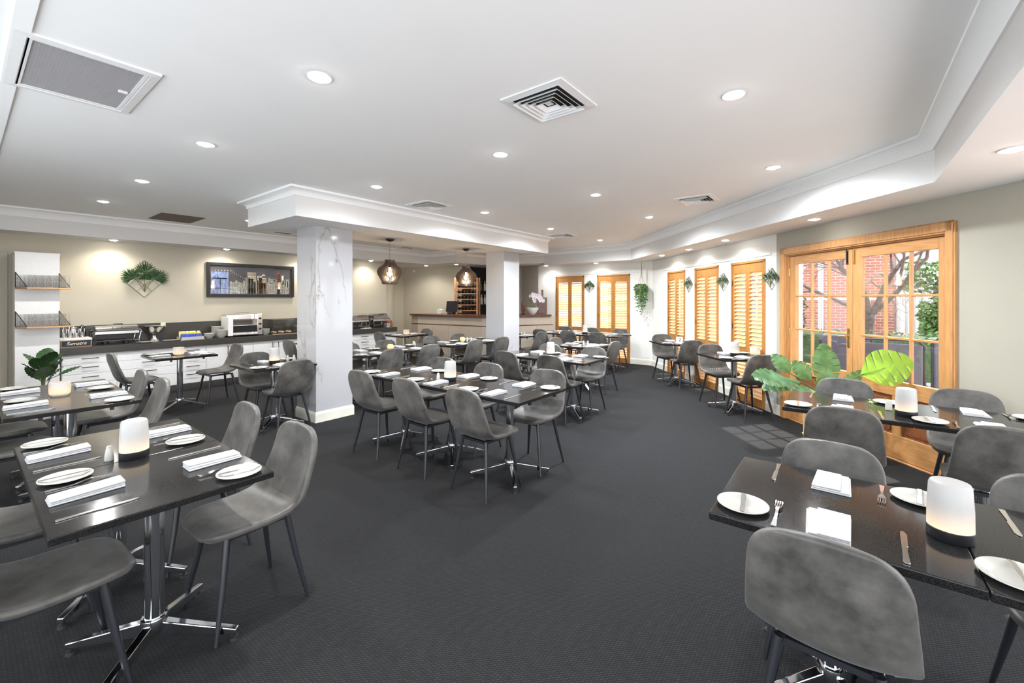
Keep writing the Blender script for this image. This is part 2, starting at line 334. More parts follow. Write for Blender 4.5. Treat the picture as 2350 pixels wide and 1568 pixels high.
# plaster header band over the shutters
m = MB(); m.T = WF; m.box(2.1,5.5,-0.012,0,2.10,2.24); struct('trim_4', m.mesh('band', 'wall_bay', bevel=0.004))
m = MB(); m.T = BF; m.box(0.35,2.75,-0.012,0,2.12,2.25); struct('trim_5', m.mesh('band2', 'wall_bay', bevel=0.004))
SK = [(0,0),(0.016,0),(0.016,0.10),(0.010,0.125),(0,0.13)]
def skirt(name, pts): struct(name, MB().sweep(pts, SK).mesh(name, 'skirting'))
wp = lambda s: WF(s, 0, 0)[:2]
bw = lambda s: BF(s, 0, 0)[:2]
skirt('baseboard_right_1', [wp(-0.99), wp(-0.144)]); skirt('baseboard_right_2', [wp(1.902), wp(2.20)]); skirt('baseboard_right_3', [wp(3.04), wp(3.35)])
skirt('baseboard_right_4', [wp(4.17), wp(4.50)]); skirt('baseboard_right_5', [wp(5.30), wp(6.098), bw(0.5)]); skirt('baseboard_bay_1', [bw(1.386), bw(1.70)]); skirt('baseboard_bay_2', [bw(2.58), bw(3.1)])
skirt('baseboard_left', [(0.43,9.07), (0.415,9.07)])

# door in the buffet wall
d3 = struct('door_3', None)
m = MB(); m.box(0.34,0.415,9.045,9.075,0,2.16); m.box(-1.2,0.34,9.045,9.075,2.085,2.16); struct('door_casing', m.mesh('casing3', 'wall', bevel=0.006), d3)
struct('door_leaf', MB().box(-1.2,0.34,9.058,9.072,0,2.085).mesh('leaf3', 'bar_wall'), d3)

# marble columns: four faces, two slabs high, with skirting
def column(x0, x1, y0, y1, name):
    t = struct(name, None)
    struct('core', MB().box(x0+.012,x1-.012,y0+.012,y1-.012,0,2.409).mesh('core', 'white'), t)
    for z0, z1 in ((0.0,1.1995),(1.2002,2.409)):
        for b in ((x0,x1,y0,y0+.012),(x0,x1,y1-.012,y1),(x0,x0+.012,y0+.0125,y1-.0125),(x1-.012,x1,y0+.0125,y1-.0125)):
            struct('marble_tile', MB().box(*b, z0, z1).mesh('tile', 'marble'), t)
    struct('skirting', MB().sweep([(x0,y0),(x0,y1),(x1,y1),(x1,y0)], SK, True).mesh('colskirt', 'skirting'), t)
column(2.675, 3.165, 5.10, 5.575, 'marble_column'); column(6.34, 6.82, 5.11, 5.56, 'marble_column')

# ------------------------------------------------------------------ downlights
rim = MB().lathe([(0.062,-0.001),(0.060,-0.006),(0.047,-0.004),(0.045,0.0)], 24).mesh('rim', 'white', 1)
lens = MB().lathe([(0.045,-0.003),(0.040,-0.010),(0.026,-0.015),(0.0001,-0.017)], 16).mesh('lens', 'lens', 1)
def downlight(x, y, z, label, group, power, cone=140, col=(1,0.985,0.96), blend=0.8):
    t = inst([('bezel', rim, []), ('lens', lens, [])], 'downlight', label, 'light', (x,y,z), 0, group)
    d = bpy.data.lights.new('downlight_beam', 'SPOT'); d.energy = power; d.color = col; d.spot_size = R(cone); d.spot_blend = blend; d.shadow_soft_size = 0.05
    o = link('beam', d, t, (0,0,-0.022)); return t
for x, y in [(1.15,5.67),(1.1,7.24),(1.18,3.93),(1.2,2.25)]: downlight(x, y, 2.72, 'round white downlight in the raised ceiling towards the buffet side', 'downlights over the buffet side', 85, 168, (1,0.98,0.95))
for x, y in [(2.75,3.97),(2.77,2.27),(2.8,0.52),(4.5,3.97),(4.52,2.28),(4.57,0.52),(6.24,2.28),(6.24,4.0),(8.08,3.98)]:
    downlight(x, y, 2.72, 'round white downlight in the raised ceiling over the middle tables', 'downlights over the middle tables', 50 if x < 4 else 160, 168, col=(0.88,0.945,1.0))
for x, y in [(4.4,7.25),(6.1,7.25),(2.75,7.25)]: downlight(x, y, 2.72, 'added unseen downlight in the raised ceiling between beam and buffet', 'added unseen downlights behind the beam', 60, 168)  # unseen lamps added behind the beam to brighten buffet and bar
for x, y in [(1.45,8.80),(2.96,8.80),(4.40,8.80),(5.94,8.80)]: downlight(x, y, 2.41, 'small downlight in the lowered soffit washing the buffet wall', 'downlights along the buffet wall', 26, 150, (1,0.93,0.80))
for x, y in [(7.75,8.95),(7.95,8.0)]: downlight(x, y, 2.41, 'small downlight in the soffit over the bar counter', 'downlights over the bar', 30, 150, (1,0.94,0.83))
for x, y in [(3.66,-0.75),(5.59,0.26),(6.81,1.37),(7.68,2.12),(8.45,2.84),(9.30,4.69),(9.30,6.1)]: downlight(x, y, 2.365, 'small downlight in the lowered soffit along the shuttered wall', 'downlights along the shuttered wall', (5 if x < 6 else 20), 160, (0.93,0.97,1.0))

# ------------------------------------------------------------------ air vents
def diffuser(x, y, w, label):
    t = thing('air_diffuser', label, 'vent', (x,y,2.72))
    h = w/2; fr = MB().sweep([(-h,-h),(h,-h),(h,h),(-h,h)], [(0,-0.001),(0,-0.008),(0.05,-0.012),(0.05,-0.001)], True)
    link('frame', fr.mesh('dfr', 'white'), t); link('gap_shade', MB().box(-h+.05,h-.05,-h+.05,h-.05,-0.002,-0.0008).mesh('dpl', 'dark'), t)  # black sheet stands in for the shaded gap behind the blades
    k = h - 0.055; i = 0
    while k > 0.035:
        v = MB().sweep([(-k,-k),(k,-k),(k,k),(-k,k)], [(0,-0.030),(0.002,-0.031),(0.026,-0.010),(0.024,-0.008)], True)
        link('blade', v.mesh('blade', 'white'), t); k -= 0.033
    link('blade', MB().prism([(-.02,-.02),(.02,-.02),(.02,.02),(-.02,.02)], -0.012, -0.008).mesh('bc', 'white'), t)
diffuser(2.215, 1.43, 0.43, 'square white ceiling diffuser with nested blades, beside the crossing downlights over the carpet')
diffuser(3.71, 4.23, 0.43, 'square white ceiling diffuser hugging the beam over the column')
diffuser(5.48, 1.42, 0.43, 'square white ceiling diffuser over the shuttered window tables')
diffuser(7.03, 4.25, 0.43, 'square white ceiling diffuser at the far end of the beam')
t = thing('return_air_grille', 'large white framed ceiling return grille with grey filter mesh', 'vent', (0.41,3.28,2.72))
link('frame', MB().sweep([(-.26,-.39),(.26,-.39),(.26,.39),(-.26,.39)], [(0,-.001),(0,-.012),(0.04,-.016),(0.04,-.001)], True).mesh('rfr', 'white'), t)
link('inner_frame', MB().sweep([(-.216,-.346),(.216,-.346),(.216,.346),(-.216,.346)], [(0,-.001),(0,-.012),(0.016,-.012),(0.016,-.001)], True).mesh('rfr2', 'white'), t)
link('filter', MB().box(-.2,.2,-.33,.33,-.003,-.001).mesh('rfl', 'grille'), t)
fm = MB()
for i in range(66): fm.box(-.2,.2,-.33+i*.01,-.33+i*.01+.0035,-.008,-.003)
for i in range(33): fm.box(-.2+i*.0122,-.2+i*.0122+.002,-.33,.33,-.007,-.003)
link('mesh_grid', fm.mesh('rgrid', 'grille'), t)['kind'] = 'stuff'
link('latch', MB().box(.15,.19,-.01,.01,-.02,-.008).mesh('latch', 'white', bevel=.002), t)
t = thing('ceiling_register', 'brown rectangular ceiling register near the buffet soffit', 'vent', (2.0,7.88,2.72))
link('frame', MB().sweep([(-.26,-.34),(.26,-.34),(.26,.34),(-.26,.34)], [(0,-.001),(0,-.008),(0.03,-.008),(0.03,-.001)], True).mesh('gfr', 'brown_grille'), t)
for i in range(16): link('blade', MB().box(-.23,.23,-.31+i*.04,-.31+i*.04+.02,-.014,-.002).mesh('gb', 'brown_grille'), t)
for x, y, lb in [(3.63,8.1,'narrow slotted ceiling vent beside the marble column'),(6.47,8.15,'narrow slotted ceiling vent in front of the bar')]:
    t = thing('slot_vent', lb, 'vent', (x,y,2.72)); link('frame', MB().box(-.15,.15,-.05,.05,-.008,-.0005).mesh('sf', 'white'), t)
    for i in range(3): link('slot', MB().box(-.14,.14,-.04+i*.028,-.025+i*.028,-.011,-.007).mesh('sl', 'brown_grille'), t)

# ------------------------------------------------------------------ french doors (local x along the wall, y into the room)
def wthing(s, n=0.0, z=0.0): return WF(s, n, z)
cs = MB()
for a, b in ((-0.144,-0.066),(1.807,1.902)): cs.box(a,b,-.002,.026,0,2.157); cs.box(a+.012,b-.012,.024,.036,0,2.145)
cs.box(-0.144,1.902,-.002,.026,2.06,2.157); cs.box(-.13,1.89,.024,.036,2.075,2.145)
cs.box(-0.066,-0.05,-.12,0,0,2.06); cs.box(1.79,1.807,-.12,0,0,2.06); cs.box(-.066,1.807,-.12,0,2.046,2.06); cs.box(-.066,1.807,-.12,-.0,0,0.012)
o = struct('trim_6', cs.mesh('door_casing', 'cedar', bevel=.003, seg=1)); o.location = (OX, OY, 0); o.rotation_euler = (0,0,WA)
def leaf(name, a, b, ga, gb, hinge):
    t = struct(name, None); t.location = (OX, OY, 0); t.rotation_euler = (0,0,WA)
    y0, y1 = -.065, -.02
    for p, q in ((a,ga),(gb,b)): struct('stile', MB().box(p,q,y0,y1,.014,2.044).mesh('stile', 'cedar', bevel=.004, seg=1), t)
    for z0, z1 in ((1.945,2.044),(0.60,0.74),(0.014,0.235)): struct('rail', MB().box(ga,gb,y0+.001,y1-.001,z0,z1).mesh('rail', 'cedar_rail', bevel=.003, seg=1), t)
    mid = (ga+gb)/2; struct('mullion', MB().box(mid-.04,mid+.04,y0+.002,y1-.002,.235,.60).mesh('mull', 'cedar'), t)
    for p, q in ((ga,mid-.04),(mid+.04,gb)):
        pn = struct('panel', MB().box(p,q,-.05,-.038,.235,.60).mesh('pan', 'door_panel'), t)
        struct('raised_field', MB().box(p+.03,q-.03,-.038,-.028,.265,.57).mesh('fld', 'door_panel', bevel=.008, seg=1), pn)
    xs = [ga + (gb-ga)*k/3 for k in range(4)]; zs = [0.74,1.142,1.548,1.945]
    for k in (1,2): struct('glazing_bar', MB().box(xs[k]-.011,xs[k]+.011,-.058,-.026,.74,1.945).mesh('gb', 'cedar', bevel=.004, seg=1), t)
    for k in (1,2): struct('glazing_bar', MB().box(ga,gb,-.057,-.027,zs[k]-.011,zs[k]+.011).mesh('gb', 'cedar_rail', bevel=.004, seg=1), t)
    for i in range(3):
        for j in range(3): struct('pane', MB().box(xs[i],xs[i+1],-.043,-.041,zs[j],zs[j+1]).mesh('pane', 'glass'), t)
    for z in (0.25,1.1,1.85): struct('hinge', MB().tube([(hinge,-.016,z-.045),(hinge,-.016,z+.045)], .008, 8).mesh('hg', 'brass'), t)
    return t
d1 = leaf('door_1', -0.05, 0.868, 0.023, 0.766, -0.05); d2 = leaf('door_2', 0.872, 1.79, 0.946, 1.686, 1.79)
h = MB(); h.box(.90,.925,-.02,-.012,1.0,1.2); h.tube([(.912,-.012,1.12),(.912,.03,1.12),(.98,.03,1.12),(1.0,.026,1.115)], .008, 8); struct('handle', h.mesh('hdl', 'brass', 1), d2)
for x, mt, par in ((.93,'black',d2),(.845,'brass',d1)):
    h = MB(); h.box(x-.012,x+.012,-.02,-.014,1.88,2.02); h.tube([(x,-.008,1.9),(x,-.008,2.04)], .006, 8); struct('bolt', h.mesh('blt', mt), par)

# ------------------------------------------------------------------ shuttered windows
WOBJ = 3
def shuttered(k, ox, oy, ang, s0, s1, top, descr, grp, halves):
    g = struct('window_%d' % k, None); g.location = (ox, oy, 0); g.rotation_euler = (0,0,ang)
    fr = MB()
    for a, b in ((s0-.012,s0+.02),(s1-.02,s1+.012)): fr.box(a,b,-.11,.008,0,top+.012)
    fr.box(s0-.012,s1+.012,-.11,.008,top-.02,top+.012); fr.box(s0,s1,-.11,0,0,.01); struct('window_frame', fr.mesh('wf', 'shutter'), g)
    struct('pane', MB().box(s0+.02,s1-.02,-.102,-.098,.01,top-.02).mesh('wp', 'glass'), g)
    struct('transom', MB().box(s0+.02,s1-.02,-.112,-.09,.70,.76).mesh('wt', 'white'), g)
    mid = (s0+s1)/2
    for a, b, who in ((s0+.022,mid-.001,0),(mid+.001,s1-.022,1)):
        w = b-a; p = (ox + (a+w/2)*math.cos(ang), oy + (a+w/2)*math.sin(ang), 0)
        t = thing('louvred_shutter', 'orange cedar louvred shutter, %s panel of the %s' % (halves[who], descr), 'shutter', p, ang, grp)
        h = w/2; y0, y1 = -.034, -.006
        for q0, q1 in ((-h,-h+.05),(h-.05,h)): link('stile', MB().box(q0,q1,y0,y1,.012,top-.022).mesh('st', 'shutter', bevel=.003, seg=1), t)
        for z0, z1 in ((top-.155,top-.022),(.70,.80),(.012,.11)): link('rail', MB().box(-h+.05,h-.05,y0+.001,y1-.001,z0,z1).mesh('rl', 'shutter', bevel=.003, seg=1), t)
        def slat(tilt, ch):
            c, s = math.cos(tilt)*ch/2, math.sin(tilt)*ch/2; c2, s2 = math.sin(tilt)*.0035, math.cos(tilt)*.0035
            return MB().hexa([(-h+.05,-c+c2,s-s2+0),(h-.05,-c+c2,s-s2),(h-.05,c+c2,-s-s2),(-h+.05,c+c2,-s-s2),(-h+.05,-c-c2,s+s2),(h-.05,-c-c2,s+s2),(h-.05,c-c2,-s+s2),(-h+.05,c-c2,-s+s2)]).mesh('slat', 'slat')
        n = 19; zz0, zz1 = .80, top-.155; pt = (zz1-zz0)/n; up = slat(R(36), .062); lo = slat(R(54), .050)
        for i in range(n): link('slat', up, t, (0,-.02,zz0+(i+.5)*pt))
        n = 11; pt = (.70-.11)/n
        for i in range(n): link('slat', lo, t, (0,-.02,.11+(i+.5)*pt))
        for z in (.3,1.1,1.75): link('hinge', MB().box(-.006,.006,-.006,.002,z-.04,z+.04).mesh('hb', 'black'), t, ((-h if who == 0 else h),0,0))
ord_ = ['shutter panel in the window beside the glazed doors', 'shutter panel in the middle window between two wall ferns', 'shutter panel in the window beside the hanging plant']
for k, (a, b, h) in enumerate(WINS): shuttered(1+k, OX, OY, WA, a, b, h, ord_[k][21:], 'shutters of ' + ord_[k][17:], ('door-side', 'bay-side'))
bo = ['shutter panel in the bay window nearer the hanging plant', 'shutter panel in the bay window beside the bar orchid']
for k, (a, b, h) in enumerate(BWINS):
    shuttered(4+k, 9.62, 3.454, R(90), a, b, h, bo[k][21:], 'shutters of ' + bo[k][17:], ('plant-side', 'bar-side'))

# ------------------------------------------------------------------ courtyard
struct('courtyard_paving', MB().prism([(1.2,-4.4),(9.75,3.36),(9.75,9),(24,9),(24,-14),(1.2,-14)], -0.12, -0.03).mesh('paving', 'paving'))
t = thing('verandah_post', 'pale square verandah post outside the glazed doors', 'post', (7.05,0.52,-0.03), 0.3)
link('shaft', MB().box(-.055,.055,-.055,.055,0.12,2.475).mesh('vp', 'post', bevel=.008), t); link('plinth', MB().box(-.08,.08,-.08,.08,0,.12).mesh('vpl', 'post', bevel=.006), t); link('capital', MB().box(-.08,.08,-.08,.08,2.36,2.478).mesh('vpc', 'post', bevel=.006), t)
t = thing('brick_building', 'red brick building with white windows across the courtyard', 'building', (17,0,-0.03))
link('wall', MB().box(0,.3,-1.15,8.0,0,6.0).mesh('bw', 'brick_far'), t); link('sill_band', MB().box(-.03,.0,-1.15,8,1.50,1.57).mesh('bband', 'render_white'), t)
link('porch_wall', MB().box(.15,.4,-9,-1.15,0,6.0).mesh('pw', 'render_white'), t)
for y, z0, z1, w in [(-.40,.4,1.5,.42),(.62,.35,3.0,.14),(3.0,.8,2.4,1.2),(5.6,.8,2.4,1.2)]:
    wd = link('window', MB().box(-.04,.02,y-w/2,y+w/2,z0,z1).mesh('bwin', 'render_white'), t)
    for i in range(2): link('pane', MB().box(-.05,-.03,y-w/2+.05+i*(w/2-.02),y-w/2+.05+i*(w/2-.02)+w/2-.08,z0+.06,z1-.06).mesh('bpane', 'mount'), wd)
wd = link('window', MB().box(.08,.16,-1.95,-1.2,.45,3.2).mesh('pwin', 'render_white'), t)
for i in range(4): link('curtain_fold', MB().tube([(.06,-1.85+i*.17,.5),(.06,-1.85+i*.17,3.1)], .06, 8).mesh('cf', 'render_white', 1), wd)
def leafy(name, label, cat, loc, boxes, n, size, mt, seed, core=None):
    rnd = random.Random(seed); t = thing(name, label, cat, loc); m = MB()
    for k in range(n):
        x0,x1,y0,y1,z0,z1 = boxes[rnd.randrange(len(boxes))]
        p = Vector((rnd.uniform(x0,x1), rnd.uniform(y0,y1), rnd.uniform(z0,z1)))
        a = rnd.uniform(0,2*PI); e_ = rnd.uniform(-.9,.9); d = Vector((math.cos(a)*math.cos(e_), math.sin(a)*math.cos(e_), math.sin(e_))); q = d.cross(Vector((rnd.uniform(-1,1),rnd.uniform(-1,1),rnd.uniform(-1,1)))).normalized()
        s = size*rnd.uniform(.6,1.3); m.add([p, p+d*s*.5+q*s*.28, p+d*s, p+d*s*.5-q*s*.28], [(0,1,2,3)])
    f = link('foliage', m.mesh('fol', mt), t); f['kind'] = 'stuff'
    if core:
        b = MB()
        for c_ in core: b.box(*c_)
        link('branches', b.mesh('core', 'leaf_dark', bevel=.05), t)
    return t
leafy('hedge', 'low clipped green hedge in front of the bare tree', 'hedge', (9.6,0.3,-0.03), [(-.3,.3,-3.2,1.6,.1,1.0)], 5200, .06, 'hedge', 3, [(-.24,.24,-3.15,1.55,0,.92)])
leafy('ivy_bush', 'tall ivy bush climbing the white porch across the courtyard', 'bush', (15.2,-2.0,-0.03), [(-.4,.4,-1.6,.75,1.75,2.5),(-.4,.4,-1.6,.35,.1,2.0),(-.3,.3,-.3,.45,.3,1.4)], 4500, .13, 'leaf_mid', 5, [(-.3,.3,-1.1,.2,0,1.9)])
leafy('shrub', 'dark shrub beside the verandah post', 'bush', (14.6,1.25,-0.03), [(-.3,.3,-.35,.35,0,1.6)], 1500, .1, 'leaf_dark', 6, [(-.2,.2,-.25,.25,0,1.4)])
for i in range(9):
    tag(link('edging_stone', MB().box(-.14,.14,-.245,.245,0,.14).mesh('edge', 'stone', bevel=.02), None, (9.1,1.65-i*.5,-0.03)), 'grey edging stone laid along the clipped hedge', 'stone', 'edging stones of the hedge')
t = thing('bare_tree', 'leafless dark tree with spreading branches in the courtyard', 'tree', (11,-0.33,-0.03))
rnd = random.Random(11); br = MB(); tw = MB()
def grow(m, p, d, r, L, depth):
    pts = [p]; q = p.copy(); dd = d.copy(); seg = 4
    for i in range(seg):
        dd = (dd + Vector((rnd.uniform(-.16,.16), rnd.uniform(-.16,.16), rnd.uniform(-.05,.12)))).normalized(); q = q + dd*L/seg; pts.append(q.copy())
    rs = [r*(1-.4*i/seg) for i in range(seg+1)]
    (br if depth < 3 else tw).tube(pts, rs, 7 if depth < 3 else 4, True)
    if depth >= 6: return
    for k in range(3 if depth < 4 else 4 if depth < 6 else 2):
        a = rnd.uniform(0,2*PI); n = dd.cross(Vector((math.cos(a), math.sin(a), .3))).normalized(); f = pts[rnd.choice((2,3,4,4))]
        grow(m, f, (dd*.75 + n*rnd.uniform(.5,.85)).normalized(), r*.54, L*.70, depth+1)
tr = MB().tube([(0,0,0),(.02,.03,.5),(-.02,-.02,.95),(.0,-.05,1.25)], [.12,.10,.09,.085], 10)
link('trunk', tr.mesh('trunk', 'bark', 1), t)
for d, r, L in [((-.1,.25,1),.062,1.3),((0,-.35,1),.055,1.2),((.1,-.85,.75),.05,1.4),((-.2,.95,.55),.045,1.4),((.3,.1,1),.045,1.2)]: grow(br, Vector((0,-.05,1.2)), Vector(d).normalized(), r, L, 1)
link('branch', br.mesh('branch', 'bark', 1), t); x = link('twigs', tw.mesh('twigs', 'bark'), t); x['kind'] = 'stuff'
def patio_chair(x, y, rz, label):
    t = thing('patio_chair', label, 'chair', (x,y,-0.03), rz)
    bk = MB(); n = 8
    bk.prism([(-.28,-.02),(.28,-.02),(.28,.02),(-.28,.02)], 0.42, 1.02); link('backrest', bk.mesh('pcb', 'outdoor_fabric', bevel=.018), t)
    link('seat', MB().box(-.27,.27,0.02,.5,.40,.45).mesh('pcs', 'outdoor_fabric', bevel=.015), t)
    fr = MB().tube([(-.29,0,.4),(-.29,0,1.0),(-.24,0,1.06),(.24,0,1.06),(.29,0,1.0),(.29,0,.4)], .014, 8); link('frame', fr.mesh('pcf', 'black', 1), t)
    for a in (-.27,.27):
        for b_ in (0,.47): link('leg', MB().tube([(a,b_,.42),(a*1.05,b_-.01,0)], .014, 8).mesh('pcl', 'black', 1), t)
patio_chair(7.75, 0.0, R(-90), 'navy sling patio chair on the terrace beside the verandah post'); patio_chair(6.7, -0.42, R(-90), 'navy sling patio chair behind the bright monstera leaf outside'); patio_chair(7.3, -1.12, R(-80), 'navy sling patio chair on the terrace by the ivy bush')
# ------------------------------------------------------------------ shell chair (faces local +x)
def chair_meshes():
    ctl = [(.232,.437),(.215,.452),(.15,.462),(.06,.455),(-.03,.444),(-.11,.443),(-.165,.462),(-.2,.505),(-.222,.57),(-.240,.655),(-.256,.755),(-.267,.838)]
    P = [Vector((a,0,b)) for a,b in ctl]; dense = []
    for i in range(len(P)-1):
        p0 = P[max(i-1,0)]; p1 = P[i]; p2 = P[i+1]; p3 = P[min(i+2,len(P)-1)]
        for k in range(8):
            u = k/8; dense.append(.5*((2*p1)+(-p0+p2)*u+(2*p0-5*p1+4*p2-p3)*u*u+(-p0+3*p1-3*p2+p3)*u**3))
    dense.append(P[-1]); ln = [0]
    for a, b in zip(dense, dense[1:]): ln.append(ln[-1]+(b-a).length)
    TL = ln[-1]
    def at(s):
        s = min(max(s,0),TL); i = 0
        while i < len(ln)-2 and ln[i+1] < s: i += 1
        u = (s-ln[i])/max(1e-9, ln[i+1]-ln[i]); p = dense[i].lerp(dense[i+1], u); t = (dense[i+1]-dense[i]).normalized(); return p, t
    rf, rt = .10, .09
    S = [0,.13*rf,.5*rf,rf] + [rf+(TL-rf-rt)*k/15 for k in range(1,15)] + [TL-rt,TL-.5*rt,TL-.13*rt,TL]
    def hw(s):
        f = s/TL
        W = .195 + .022*math.sin(min(1,f/.5)*PI/2) if f < .5 else .217 - .030*((f-.5)/.5)**1.3
        if s < rf: W = W - rf + math.sqrt(max(0, rf*rf-(rf-s)**2)) if s > 0 else W-rf
        if s > TL-rt: d = TL-s; W = W - rt + (math.sqrt(max(0, rt*rt-(rt-d)**2)) if d > 1e-6 else 0)
        return W
    V = [-1,-.93,-.75,-.5,-.25,0,.25,.5,.75,.93,1]; vs = []; fs = []; mi = []
    for s in S:
        p, t = at(s); nrm = Vector((t.z,0,-t.x)); nrm = -nrm if nrm.z < 0 and s < TL*.5 else nrm
        if s >= TL*.4 and nrm.x < 0: nrm = -nrm
        f = s/TL; curl = .004 + .034*math.exp(-((f-.5)/.2)**2) + .010*math.exp(-((f-.7)/.1)**2)
        if f < .2: curl = -.002 + (f/.2)*.006
        w = hw(s)
        for v in V: q = p + nrm*curl*(abs(v)**2.4); vs.append((q.x, v*w, q.z - .008*max(0,(f-.8)/.2)*v*v))
    m = len(V)
    for i in range(len(S)-1):
        for k in range(m-1): fs.append((i*m+k,i*m+k+1,(i+1)*m+k+1,(i+1)*m+k)); mi.append(0 if S[i] < TL*.50 else 1)
    me = bpy.data.meshes.new('shell'); me.from_pydata(vs, [], fs); me.materials.append(MATS['suede']); me.materials.append(MATS['suede'])
    for p_, k in zip(me.polygons, mi): p_.material_index = k
    o = bpy.data.objects.new('shell', me); C.objects.link(o)
    so = o.modifiers.new('s', 'SOLIDIFY'); so.thickness = .032; so.offset = 0
    sb = o.modifiers.new('b', 'SUBSURF'); sb.levels = 1; sb.render_levels = 1
    dg = bpy.context.evaluated_depsgraph_get(); ev = bpy.data.meshes.new_from_object(o.evaluated_get(dg)); bpy.data.objects.remove(o)
    out = []
    for k, nm in ((0,'seat'),(1,'backrest')):
        idx = {}; v2 = []; f2 = []
        for p_ in ev.polygons:
            if p_.material_index == k:
                r = []
                for i in p_.vertices:
                    if i not in idx: idx[i] = len(v2); v2.append(tuple(ev.vertices[i].co))
                    r.append(idx[i])
                f2.append(r)
        q = bpy.data.meshes.new(nm); q.from_pydata(v2, [], f2); q.materials.append(MATS['suede'])
        for p_ in q.polygons: p_.use_smooth = True
        out.append((nm, q, []))
    fr = MB()
    for y in (-.12,.12): fr.box(-.13,.14,y-.012,y+.012,.405,.425)
    for x in (-.125,.13): fr.box(x-.012,x+.012,-.13,.13,.403,.423)
    out.append(('seat_frame', fr.mesh('seat_frame', 'black_leg'), []))
    for sx in (-1,1):
        for sy in (-1,1):
            lg = MB().tube([(sx*.135,sy*.125,.425),(sx*.165,sy*.158,.22),(sx*.205,sy*.195,0.004)], [.0155,.0135,.009], 10)
            out.append(('leg', lg.mesh('leg', 'black_leg', 1), [('foot_pad', MB().tube([(sx*.204,sy*.194,.006),(sx*.205,sy*.195,0)], .0095, 8).mesh('pad', 'rubber'))]))
    return out
CHAIR = chair_meshes()

# ------------------------------------------------------------------ pedestal table, 70 x 70
TOPS = [('table_top', MB().box(-.349,.349,-.349,.349,.712,.74).mesh('top', 'granite', bevel=.004, seg=2), [])]
sup = MB(); sup.box(-.2,.2,-.02,.02,.694,.712); sup.box(-.02,.02,-.2,.2,.694,.712); TOPS.append(('top_bracket', sup.mesh('bracket', 'black'), []))
for cx_ in (-.19,.17):
    TOPS.append(('edge_clip', MB().box(cx_,cx_+.022,-.345,-.322,.692,.712).mesh('clip', 'black'), []))
TOPS.append(('pole', MB().lathe([(.036,.06),(.036,.69),(.05,.695),(.05,.70)], 20).mesh('pole', 'chrome', 1), [('collar', MB().lathe([(.046,.075),(.049,.085),(.049,.125),(.046,.135),(.037,.137)], 20).mesh('collar', 'chrome', 1))]))
for k in range(4):
    a = R(45+90*k); T = frame(0,0,a); m = MB(); m.T = T
    m.hexa([(.03,-.018,.055),(.34,-.014,.028),(.34,.014,.028),(.03,.018,.055),(.03,-.018,.118),(.34,-.014,.052),(.34,.014,.052),(.03,.018,.118)])
    g = MB(); g.T = T; g.tube([(.325,0,.03),(.325,0,.014)], .007, 8); g.tube([(.325,0,.014),(.325,0,0)], [.017,.02], 12)
    TOPS.append(('base_leg', m.mesh('bleg', 'chrome', bevel=.004), [('glide', g.mesh('glide', 'rubber', 1))]))

# ------------------------------------------------------------------ place setting pieces (diner looks along local +x)
def outline(pts, th, mt, bend=None, bevel=.0006):
    m = MB(); m.prism(pts, 0, th); me = m.mesh('cut', mt, bevel=bevel, seg=1)
    if bend:
        for v in me.vertices: v.co.z += bend(v.co.x)
    return me
kn = [(-.115,-.006),(-.11,-.0085),(-.03,-.006),(-.005,-.006),(.0,-.009),(.09,-.010),(.108,-.004),(.112,.003),(.10,.007),(0,.007),(-.03,.006),(-.11,.0085),(-.115,.006)]
KNIFE = outline(kn, .0035, 'cutlery', lambda x: .0005)
BKNIFE = outline([(x*.72,y*.95) for x,y in kn], .003, 'cutlery')
fk = MB()
def fseg(xa, xb, ya, yb, n=1):
    fz = lambda x: .010*math.exp(-((x-.03)/.035)**2) + (.0+ .006*max(0,(x-.06)/.04)) + .001
    for i in range(n):
        x0 = xa+(xb-xa)*i/n; x1 = xa+(xb-xa)*(i+1)/n
        w0 = ya+(yb-ya)*i/n; w1 = ya+(yb-ya)*(i+1)/n
        fk.hexa([(x0,-w0,fz(x0)),(x1,-w1,fz(x1)),(x1,w1,fz(x1)),(x0,w0,fz(x0)),(x0,-w0,fz(x0)+.0028),(x1,-w1,fz(x1)+.0028),(x1,w1,fz(x1)+.0028),(x0,w0,fz(x0)+.0028)])
fseg(-.105,-.02,.0085,.004,3); fseg(-.02,.03,.004,.005,5); fseg(.03,.052,.005,.0125,3)
for j in range(4):
    y = -.0105+j*.007; fk.T = (lambda yy: (lambda a,b,c: (a,b+yy,c)))(y); fseg(.050,.098,.0016,.0011,5)
fk.T = None
FORK = fk.mesh('fork', 'cutlery')
nk = MB(); nk.box(-.105,.105,-.062,.062,0,.006); nk.box(-.103,.104,-.060,.056,.006,.012); nk.box(-.104,.101,-.061,.030,.012,.018)
NAPKIN = nk.mesh('napkin', 'napkin', bevel=.0028)
for v in NAPKIN.vertices:
    v.co.z += .0025*math.sin(v.co.x*22)*max(0, v.co.z/.018) + .0015*math.sin(v.co.y*60+v.co.x*15)*max(0, v.co.z/.018); v.co.y *= 1 + .05*math.sin(v.co.x*14)
nk2 = MB(); nk2.box(-.11,.11,-.048,.048,0,.008); nk2.box(-.108,.109,-.046,.044,.008,.016); nk2.box(-.106,.11,-.047,.036,.016,.025)
NAPKIN2 = nk2.mesh('napkin_roll', 'napkin', bevel=.004)
for v in NAPKIN2.vertices: v.co.z += (.004*math.sin(v.co.x*17+.6) + .002*math.sin(v.co.y*70))*max(0, v.co.z/.025); v.co.y += .006*math.sin(v.co.x*11)
PLATE = MB().lathe([(.0001,.004),(.052,.004),(.060,.007),(.084,.016),(.087,.017),(.0865,.0195),(.083,.019),(.060,.011),(.052,.008),(.0001,.008)], 36).mesh('plate', 'china', 1)
for v in PLATE.vertices: v.co.z -= .004
